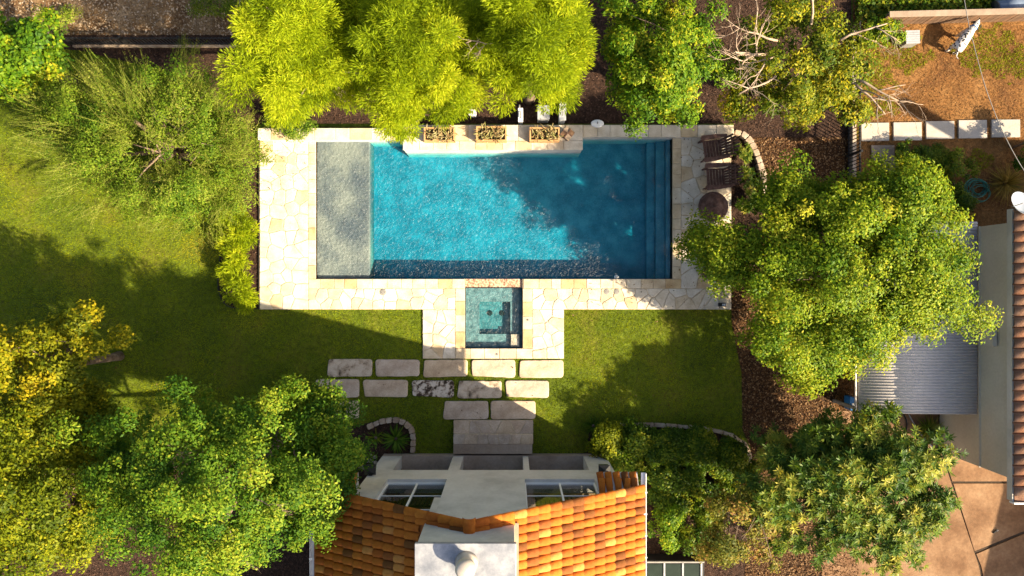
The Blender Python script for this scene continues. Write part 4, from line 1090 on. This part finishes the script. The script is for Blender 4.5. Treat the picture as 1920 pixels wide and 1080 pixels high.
def foliage(ells, ncl, nlf, ln, wd, style='broad', rc=None, low=-.35, gap=0):
    C, D = crown_points(ells, ncl, low)
    C[:, 2] = np.maximum(C[:, 2], .25)
    R0 = np.mean([e[2] for e in ells[:1]]) / 60 * .8
    if rc is None: rc = R0 * .24
    n = len(C); Vs = []; Ts = []
    crad = rc * RNG.uniform(.45, 1.35, n); ctint = RNG.normal(0, .17, n)
    if style in ('broad', 'feather'):
        idx = np.repeat(np.arange(n), np.maximum(8, (nlf * (crad/rc)**2).astype(int))); k = len(idx)
        d = rand_dirs(k); d[:, 2] = d[:, 2]*.7 + .12
        r = RNG.random(k)**.45
        pos = C[idx] + d * (crad[idx]*r)[:, None] * np.array([1, 1, .62])
        if style == 'broad':
            nr = norm(d*.55 + D[idx]*.35 + np.array([.1, -.05, .75]) + RNG.normal(0, .38, (k, 3)))
            dv = rand_dirs(k); dv = norm(dv - nr*(dv*nr).sum(1, keepdims=True))
        else:                                  # hanging needle sprays that point outward
            dv = norm(d*np.array([1,1,.35]) + D[idx]*.5*np.array([1,1,.3]) + RNG.normal(0, .45, (k, 3)))
            nr = norm(np.array([0, 0, 1.0]) + RNG.normal(0, .55, (k, 3))); nr = norm(nr - dv*(nr*dv).sum(1, keepdims=True))
        L = ln * RNG.uniform(.45, 1.35, (k, 1)); W = wd * RNG.uniform(.7, 1.25, (k, 1))
        Vs.append(leaves(pos, nr, dv, L, W)); Ts.append(np.clip(.42 + ctint[idx] + RNG.normal(0, .20, k), 0, 1))
    elif style == 'whorl':                     # rosettes of long leaves
        m = max(3, nlf // 9); idx = np.repeat(np.arange(n), m); k = len(idx)
        d = rand_dirs(k); d[:, 2] = np.abs(d[:, 2])*.8
        tip = C[idx] + d*(crad[idx]*RNG.random(k)**.4)[:, None]; ax = norm(d*.5 + D[idx]*.3 + np.array([0,0,.8]) + RNG.normal(0,.25,(k,3)))
        e1 = norm(np.cross(ax, rand_dirs(k))); e2 = np.cross(ax, e1); tt = np.clip(.42 + ctint[idx] + RNG.normal(0,.18,k), 0, 1)
        a0 = RNG.uniform(0, 6.28, k)
        for j in range(9):
            a = a0 + j*.698 + RNG.normal(0,.15,k); tilt = RNG.uniform(.05,.75,k)[:, None]
            rad = e1*np.cos(a)[:, None] + e2*np.sin(a)[:, None]; dv = norm(rad + ax*tilt); nr = norm(ax - rad*tilt)
            L = ln*RNG.uniform(.65,1.2,(k,1)); W = wd*RNG.uniform(.8,1.2,(k,1))
            Vs.append(leaves(tip, nr, dv, L, W, -.03)); Ts.append(np.clip(tt + RNG.normal(0,.12,k), 0, 1))
    elif style == 'shoot':                     # long arching shoots set with small leaves
        m = 22; idx = np.repeat(np.arange(n), nlf // m); k = len(idx)
        ax = norm(D[idx]*np.array([1.0,1.0,.5]) + RNG.normal(0,.30,(k,3)) + np.array([-.12,.10,.20])); L0 = RNG.uniform(.35,.95,k)[:, None]
        st = C[idx] + rand_dirs(k)*(crad[idx]*.7)[:, None] - ax*L0*.45; tt = np.clip(.40 + ctint[idx] + RNG.normal(0,.15,k), 0, 1)
        tw = np.cross(ax, rand_dirs(k)); tw = norm(tw)*.0035
        Vs.append(np.stack([st-tw, st+tw, st+ax*L0*1.0+tw*.4, st+ax*L0*1.0-tw*.4], 1)); Ts.append(np.full(k, .86))
        for j in range(m):
            f = (j+.5)/m; p = st + ax*L0*f + np.array([0,0,-.10])*f*f*L0
            sd = norm(np.cross(ax, rand_dirs(k))); dv = norm(sd + ax*.7); nr = norm(np.array([0,0,.8]) + RNG.normal(0,.45,(k,3))); nr = norm(nr - dv*(nr*dv).sum(1, keepdims=True))
            Lf = ln*RNG.uniform(.6,1.3,(k,1))*(1-.45*f); Vs.append(leaves(p, nr, dv, Lf, Lf*wd/ln)); Ts.append(np.clip(tt + RNG.normal(0,.13,k) + .10*f, 0, .93))
    return C, np.concatenate(Vs), np.concatenate(Ts)

def branchy(mb, p, d, l, r, depth, spread=.6):
    n = 4; pts = [p]; q = p.copy(); dd = d.copy()
    for i in range(n):
        dd = (dd + Vector((random.gauss(0,.16), random.gauss(0,.16), random.gauss(0,.10)))).normalized(); q = q + dd*l/n; pts.append(q.copy())
    mb.tube(pts, [r*(1-.6*i/n) for i in range(n+1)], 5)
    if depth > 0:
        for k in range(random.choice([2,3,3,4])):
            i = random.randint(1, n); nd = (dd + Vector((random.gauss(0,spread), random.gauss(0,spread), random.gauss(0,.35)))).normalized()
            branchy(mb, pts[i], nd, l*random.uniform(.5,.75), r*(1-.6*i/n)*.75, depth-1, spread)

def tree(name, label, ells, ncl, nlf, ln, wd, mat, style='broad', cat='tree', trunk=.16, nlimb=7, rc=None, base=None, bare=0, group=None, low=-.35, bsize=.4):
    px, py, rx, ry, zc, rz = ells[0][:6]; bx, by = P(px, py, zc)
    if base: bx, by = P(*base)
    e = empty(name, (bx, by, 0), 0, label, cat, group)
    C, V, T = foliage(ells, ncl, nlf, ln, wd, style, rc, low)
    if style == 'shoot':
        _, V2, T2 = foliage([tuple(q*.93 if 1 < i < 4 else q for i, q in enumerate(e_)) for e_ in ells], ncl, int(nlf*.75), ln*1.3, wd*1.5, 'broad', rc, low)
        V = np.concatenate([V, V2]); T = np.concatenate([T, T2*.8])
    V = V - np.array([bx, by, 0]); C = C - np.array([bx, by, 0])
    V[..., 2] = np.maximum(V[..., 2], .03)
    link('crown' if cat == 'tree' else 'foliage', face_mesh('crown', V, T), mat, e)
    cx, cy = P(px, py, zc); top = Vector((cx-bx, cy-by, zc))
    if cat == 'tree':
        fork = Vector((top.x*.45, top.y*.45, max(.8, (zc-rz*.9)*.8 if zc > rz else zc*.4)))
        m = MB(); m.tube([(0,0,-.05),(fork.x*.2,fork.y*.2,fork.z*.3),tuple(fork),tuple(fork.lerp(top,.55)),tuple(fork.lerp(top,1.0))], [trunk*1.35,trunk,trunk*.85,trunk*.55,trunk*.25], 10); m.build('trunk', M['bark'], e, True)
        order = list(range(len(C))); random.shuffle(order)
        for k in order[:nlimb]:
            p = Vector(C[k]); mid = fork.lerp(p, .5) + Vector((random.gauss(0,.12), random.gauss(0,.12), random.uniform(.0,.25)))
            m = MB(); m.tube([tuple(fork), tuple(fork.lerp(mid,.5)), tuple(mid), tuple(mid.lerp(p,.6)), tuple(p)], [trunk*.6,trunk*.45,trunk*.34,trunk*.2,.012], 6)
            for q in range(3):
                s0 = mid.lerp(p, random.uniform(.1,.8)); t0 = Vector(C[random.choice(order)]); dd = (t0-s0); 
                if dd.length > 1.4: dd = dd.normalized()*1.4
                m.tube([tuple(s0), tuple(s0+dd*.5+Vector((0,0,.08))), tuple(s0+dd)], [trunk*.2,trunk*.13,.008], 5)
            m.build('limb', M['bark'], e, True)
    else:
        for k in range(3):
            p = Vector(C[random.randrange(len(C))]); m = MB(); m.tube([(p.x*.2,p.y*.2,-.02), (p.x*.6,p.y*.6,p.z*.6), tuple(p)], [.03,.02,.008], 5); m.build('stem', M['bark'], e, True)
    for k in range(bare):
        p = Vector(C[random.randrange(len(C))]); m = MB(); q0 = p*.6 + top*.4; q0.z = max(q0.z, top.z + rz*.45); branchy(m, q0, Vector((p.x-top.x, p.y-top.y, .5)).normalized(), .35+.8*bsize, .034*bsize+.004, 3); m.build('bare_branch', M['deadwood'], e, True)
    return e

LM = {}
LM['cypress'] = leafmat('feathery yellow green needle', [(.085,.135,.003),(.21,.29,.005),(.35,.425,.010),(.50,.52,.025)], .45, .6)
LM['dusty'] = leafmat('small dusty green leaf', [(.040,.090,.006),(.085,.155,.008),(.155,.22,.014),(.23,.26,.035),(.30,.29,.08)], .32, .6)
LM['bright'] = leafmat('bright green leaf', [(.035,.095,.006),(.085,.175,.007),(.19,.27,.010),(.42,.38,.02)], .36, .5)
LM['yellow'] = leafmat('yellow flecked green leaf', [(.040,.080,.006),(.10,.145,.007),(.22,.23,.010),(.46,.37,.015)], .36, .5)
LM['big'] = leafmat('fresh green elm leaf', [(.045,.110,.006),(.12,.200,.008),(.24,.300,.014),(.42,.40,.03)], .38, .5)
LM['loquat'] = leafmat('dark glossy lance leaf', [(.026,.068,.010),(.070,.130,.014),(.165,.20,.022),(.36,.33,.05)], .28, .45)
LM['blue'] = leafmat('blue green leaf', [(.030,.085,.008),(.075,.160,.010),(.15,.23,.014),(.30,.33,.025)], .36, .55)
LM['gold'] = leafmat('golden green leaf', [(.055,.080,.004),(.13,.15,.005),(.25,.245,.008),(.44,.34,.012)], .36, .55)
LM['olive'] = leafmat('olive gold leaf', [(.048,.078,.004),(.11,.145,.005),(.20,.225,.008),(.36,.33,.012)], .36, .55)
LM['hedge'] = leafmat('dark hedge leaf', [(.022,.055,.004),(.055,.110,.006),(.12,.17,.008),(.24,.24,.015)], .30, .45)
LM['myrtle'] = leafmat('reddish gold myrtle leaf', [(.05,.07,.010),(.12,.13,.015),(.24,.20,.03),(.34,.16,.06)], .32, .5)
LM['straw'] = leafmat('yellow rush blade', [(.10,.085,.02),(.22,.15,.02),(.34,.22,.04)], .2, .6)
LM['sword'] = leafmat('bright green sword leaf', [(.03,.08,.006),(.07,.14,.010),(.13,.20,.02)], .25, .4)

G = 'trees around the pool garden'
tree('willowy_tree', 'broad dusty green tree with long arching twigs beside the lawn', [(282,262,205,168,2.3,1.7),(160,230,100,80,2.0,1.0,.25),(350,380,110,60,1.4,.8,.2),(425,300,62,110,1.7,.9,.25)], 210, 400, .055, .024, LM['dusty'], 'shoot', trunk=.15, nlimb=10, rc=.40, group=G)
tree('leafy_tree', 'glossy bright green tree at the end of the picket fence', [(40,110,95,80,2.3,1.3)], 60, 260, .12, .075, LM['bright'], trunk=.12, rc=.36, group=G)
cy = dict(style='feather', mat=LM['cypress'], ln=.12, wd=.019)
tree('cypress_tree', 'feathery yellow green cypress nearest the picket fence', [(566,95,110,132,4.2,2.6)], 170, 640, trunk=.15, rc=.36, group=G, **cy)
tree('cypress_tree', 'feathery yellow green cypress leaning over the planter box', [(785,112,122,135,4.2,2.6),(692,70,70,90,3.6,1.8,.25)], 230, 640, trunk=.16, rc=.36, group=G, **cy)
tree('cypress_tree', 'feathery yellow green cypress above the pool equipment', [(1000,92,108,128,4.4,2.7),(898,80,60,95,3.6,1.8,.25)], 215, 640, trunk=.16, rc=.36, bare=2, group=G, **cy)
tree('flecked_tree', 'bright green tree with yellow leaf tips by the pool steps wall', [(1240,115,118,128,3.0,2.0)], 170, 230, .105, .042, LM['bright'], trunk=.13, rc=.33, group=G)
tree('dying_tree', 'sparse yellow green tree with bare pale branches by the black fence', [(1490,110,128,122,3.0,1.6),(1560,200,60,45,2.2,.8,.22),(1410,170,60,60,2.4,.9,.2)], 210, 150, .10, .045, LM['yellow'], trunk=.13, rc=.30, bare=9, bsize=1.0, group=G)
tree('elm_tree', 'large fresh green elm overhanging the terrace and patio cover', [(1590,508,228,188,3.9,1.6),(1350,475,60,72,3.0,.9,.16),(1660,385,110,85,3.8,1.4,.30),(1530,655,90,70,2.1,.7,.20),(1480,370,60,45,2.4,.7,.08),(1450,640,65,65,2.2,.8,.12),(1690,490,105,125,4.1,1.2,.22)], 680, 300, .082, .048, LM['big'], trunk=.22, nlimb=14, rc=.40, group=G)
tree('loquat_tree', 'dark loquat tree with whorled lance leaves beside the tan slab', [(1612,912,180,153,2.6,1.0),(1530,850,95,80,2.0,.8,.25)], 260, 200, .18, .042, LM['loquat'], 'whorl', trunk=.14, rc=.42, bare=1, group=G)
tree('shade_tree', 'large blue green tree overhanging the tiled roof', [(415,900,250,180,4.6,2.3),(600,790,85,60,3.8,1.0,.16),(600,900,80,120,4.2,1.2,.2)], 380, 320, .080, .048, LM['blue'], trunk=.2, nlimb=14, rc=.40, bare=3, group=G)
tree('golden_tree', 'golden leaved tree at the edge of the shaded lawn', [(95,690,125,105,3.2,1.3)], 95, 230, .10, .06, LM['gold'], trunk=.12, rc=.36, group=G)
tree('olive_tree', 'olive gold tree beside the large blue green tree', [(75,935,150,165,3.8,1.9),(190,810,80,70,2.6,1.0,.2)], 190, 250, .10, .055, LM['olive'], trunk=.14, rc=.44, group=G)
tree('myrtle_tree', 'small crape myrtle with reddish gold leaf tips', [(1385,985,80,85,2.4,1.1)], 50, 200, .085, .05, LM['myrtle'], trunk=.07, rc=.28, group=G)

def shrub(label, px, py, rx, ry, ht, mat, ncl=22, nlf=160, ln=.08, wd=.045, style='broad', rc=None, name='shrub', group=None):
    return tree(name, label, [(px, py, rx, ry, ht*.5, ht*.5)], ncl, nlf, ln, wd, mat, style, 'shrub', rc=rc or .22, group=group, low=-.2)
# bright feathery shrubs in the west bed
GB = 'bright shrubs along the terrace bed'
for lab, px, py, rx, ry in [('yellow green feathery shrub touching the willowy tree', 450, 425, 28, 36), ('yellow green feathery shrub in the middle of the terrace bed', 444, 482, 33, 40), ('yellow green feathery shrub at the curved steel edging', 450, 541, 30, 34)]:
    shrub(lab, px, py, rx, ry, .9, LM['cypress'], 26, 170, .13, .022, 'feather', .20, 'feathery_shrub', GB)
shrub('grey green shrub spilling over the low pool wall', 538, 226, 46, 30, 1.0, LM['dusty'], 24, 190, .06, .03, rc=.22)
# hedge bed by the house
GH = 'hedge shrubs in the bed beside the house'
hb = [('light tipped hedge shrub at the sunny tip of the hedge bed', 1135, 825, 30, 28), ('hedge shrub along the edging next to the sunny tip', 1185, 830, 40, 34), ('hedge shrub in the middle of the stone edging', 1245, 835, 42, 36),
      ('hedge shrub below the bend of the stone edging', 1310, 838, 42, 36), ('dark hedge shrub inside the curved end of the edging', 1365, 862, 36, 38), ('hedge shrub against the gable corner', 1170, 882, 34, 34),
      ('dark hedge shrub behind the gable corner', 1240, 893, 44, 36), ('dark hedge shrub before the crape myrtle', 1315, 900, 44, 36)]
for lab, px, py, rx, ry in hb: shrub(lab, px, py, rx, ry, .85, LM['hedge'] if px > 1140 else LM['olive'], 40, 260, .08, .05, rc=.24, group=GH)
for lab, px, py, rx, ry in [('dark hedge shrub between gable corner and gutter', 1255, 935, 40, 32), ('dark hedge shrub along the myrtle side of the bed', 1335, 960, 40, 36), ('dark hedge shrub touching the curved edging end', 1390, 905, 30, 36)]:
    shrub(lab, px, py, rx, ry, .8, LM['hedge'], 36, 240, .08, .05, rc=.24, group=GH)
shrub('bright green shrub beside the roof gutter', 1245, 985, 34, 36, 1.1, LM['bright'], 24, 200, .075, .045)
shrub('mid green shrub between gutter and crape myrtle', 1302, 1010, 40, 40, 1.1, LM['hedge'], 24, 200, .075, .045)
shrub('shaded shrub under the crape myrtle', 1355, 925, 36, 34, .9, LM['hedge'], 22, 180, .075, .045)
shrub('dark shrub between crape myrtle and loquat tree', 1455, 960, 46, 70, 1.3, LM['hedge'], 30, 220, .08, .045)
shrub('low shrub under the golden tree', 190, 790, 60, 50, 1.4, LM['hedge'], 26, 200, .08, .05)
shrub('dark shrub under the blue green tree by the slabs', 560, 760, 50, 45, 1.2, LM['hedge'], 26, 220, .08, .05)
# plants in the dark bed behind the chairs
GE = 'low plants in the bed behind the chairs'
for lab, px, py in [('low dark plant by the first edging stones', 1390, 285), ('low dark plant in the middle of the curved bed', 1400, 330), ('low dark plant under the elm in the curved bed', 1402, 378)]:
    shrub(lab, px, py, 17, 20, .35, LM['loquat'], 10, 70, .12, .03, 'whorl', .12, 'bed_plant', GE)
# shrubs in the dirt yard
GN = 'shrubs in the yard next door'
for lab, px, py, rx, ry, h in [('dark green shrub by the small grey pad', 1700, 303, 36, 32, .8), ('round dark green shrub below the middle pad', 1750, 300, 26, 26, .6), ('large dark green shrub in the shade next door', 1792, 325, 38, 42, .9),
                          ('dark shrub behind the patio cover', 1790, 385, 50, 30, .9), ('dark green shrub at the end of the pad row', 1928, 270, 26, 45, 1.2)]:
    shrub(lab, px, py, rx, ry, h, LM['hedge'], 20, 190, .07, .04, rc=.2, group=GN)
shrub('small green shrub behind the utility box', 1655, 60, 40, 30, .8, LM['bright'], 18, 150, .08, .05)
shrub('dark shrub at the rubble edge of the glossy tree', 105, 35, 40, 22, .8, LM['dusty'], 14, 120, .06, .03)
shrub('dry olive shrub beyond the picket fence by the cypress', 400, 8, 60, 30, .9, LM['dusty'], 20, 150, .06, .03)

def tuft(name, label, px, py, n, ln, wd, mat, up=(.2, 1.2), cat='plant', z=0):
    x, y = P(px, py); e = empty(name, (x, y, z), 0, label, cat); Vs = []; Ts = []
    for k in range(n):
        a = random.uniform(0, 6.28); u = random.uniform(*up); l = ln*random.uniform(.6, 1.15); w = wd*random.uniform(.8,1.2)
        h = np.array([math.cos(a), math.sin(a), 0]); s = np.array([-math.sin(a), math.cos(a), 0])*w/2
        pts = [h*.02]; 
        for j in range(1, 4):
            f = j/3; ang = u - f*f*.75; pts.append(pts[-1] + (h*math.cos(ang) + np.array([0,0,math.sin(ang)]))*l/3)
        ws = [1, .9, .65, .08]; t = random.random()
        for j in range(3):
            q = np.stack([pts[j]-s*ws[j], pts[j]+s*ws[j], pts[j+1]+s*ws[j+1], pts[j+1]-s*ws[j+1]]); q[:, 2] = np.maximum(q[:, 2], .015); Vs.append(q); Ts.append(t)
    o = link('leaf_blades', face_mesh(name, np.array(Vs), np.array(Ts)), mat, e); o['kind'] = 'stuff'
    m = MB(); m.lathe([(.07,0),(.05,.06),(.001,.09)], (0,0), 10); m.build('root_crown', M['bark'], e, True)
    return e
tuft('sword_plant', 'spiky bright green sword leaved plant inside the arched edging', 743, 822, 90, .52, .05, LM['sword'])
tuft('sword_plant', 'smaller dark spiky plant beside the arched edging', 705, 820, 45, .32, .04, LM['hedge'])
tuft('rush_clump', 'brown green rush clump against the neighbour wall', 1738, 805, 260, .55, .02, LM['dusty'], (.3, 1.4))
tuft('straw_grass', 'golden ornamental grass clump near the satellite dish', 1882, 345, 320, .75, .016, LM['straw'], (.3, 1.4))
tuft('lawn_tussock', 'long grass tuft at the tip of the hedge bed', 1112, 798, 110, .40, .018, LM['sword'], (.2, 1.1))

# ivy bank behind the plank fence and rubble rocks by the wall
sc_ = scatter('ivy_bank', [[(1600,-60),(2000,-60),(2000,30),(1640,36),(1600,50)]], 700, .11, LM['hedge'], 'green ivy ground cover behind the plank fence', z=.05, flat=.5, aspect=.8, zr=.25)
for k in range(26):
    px, py = random.uniform(672, 705), random.uniform(852, 880); x, y = P(px, py); r = random.uniform(.035,.075); m = MB()
    m.lathe([(r*.6,0),(r,r*.35),(r*.75,r*.75),(r*.2,r)], (0,0), 7); o = m.build('rubble_rock', M['rock']); o.location = (x, y, .004); o.rotation_euler[2] = random.uniform(0,6); o.scale = (1, random.uniform(.6,1), 1)
    tag(o, 'small pale rock heaped at the gable wall corner', 'rock', 'rocks at the gable corner')

scatter('fallen_leaves', [[(1262,258),(1370,258),(1370,578),(1100,578),(1100,528),(1262,528)], [(490,262),(590,262),(590,360),(490,360)], [(860,240),(1090,240),(1090,278),(860,278)]], 14, .05, M['litter'], 'scattered fallen leaves on the terrace', z=ZD+.012, flat=.3)
scatter('lawn_leaves', [[(1060,585),(1390,585),(1390,790),(1110,790),(1060,700)], [(0,560),(480,585),(600,800),(300,760)], [(600,680),(1000,680),(1000,785),(600,785)]], 5, .055, M['litter'], 'scattered fallen leaves on the lawn', z=.05, flat=.5)
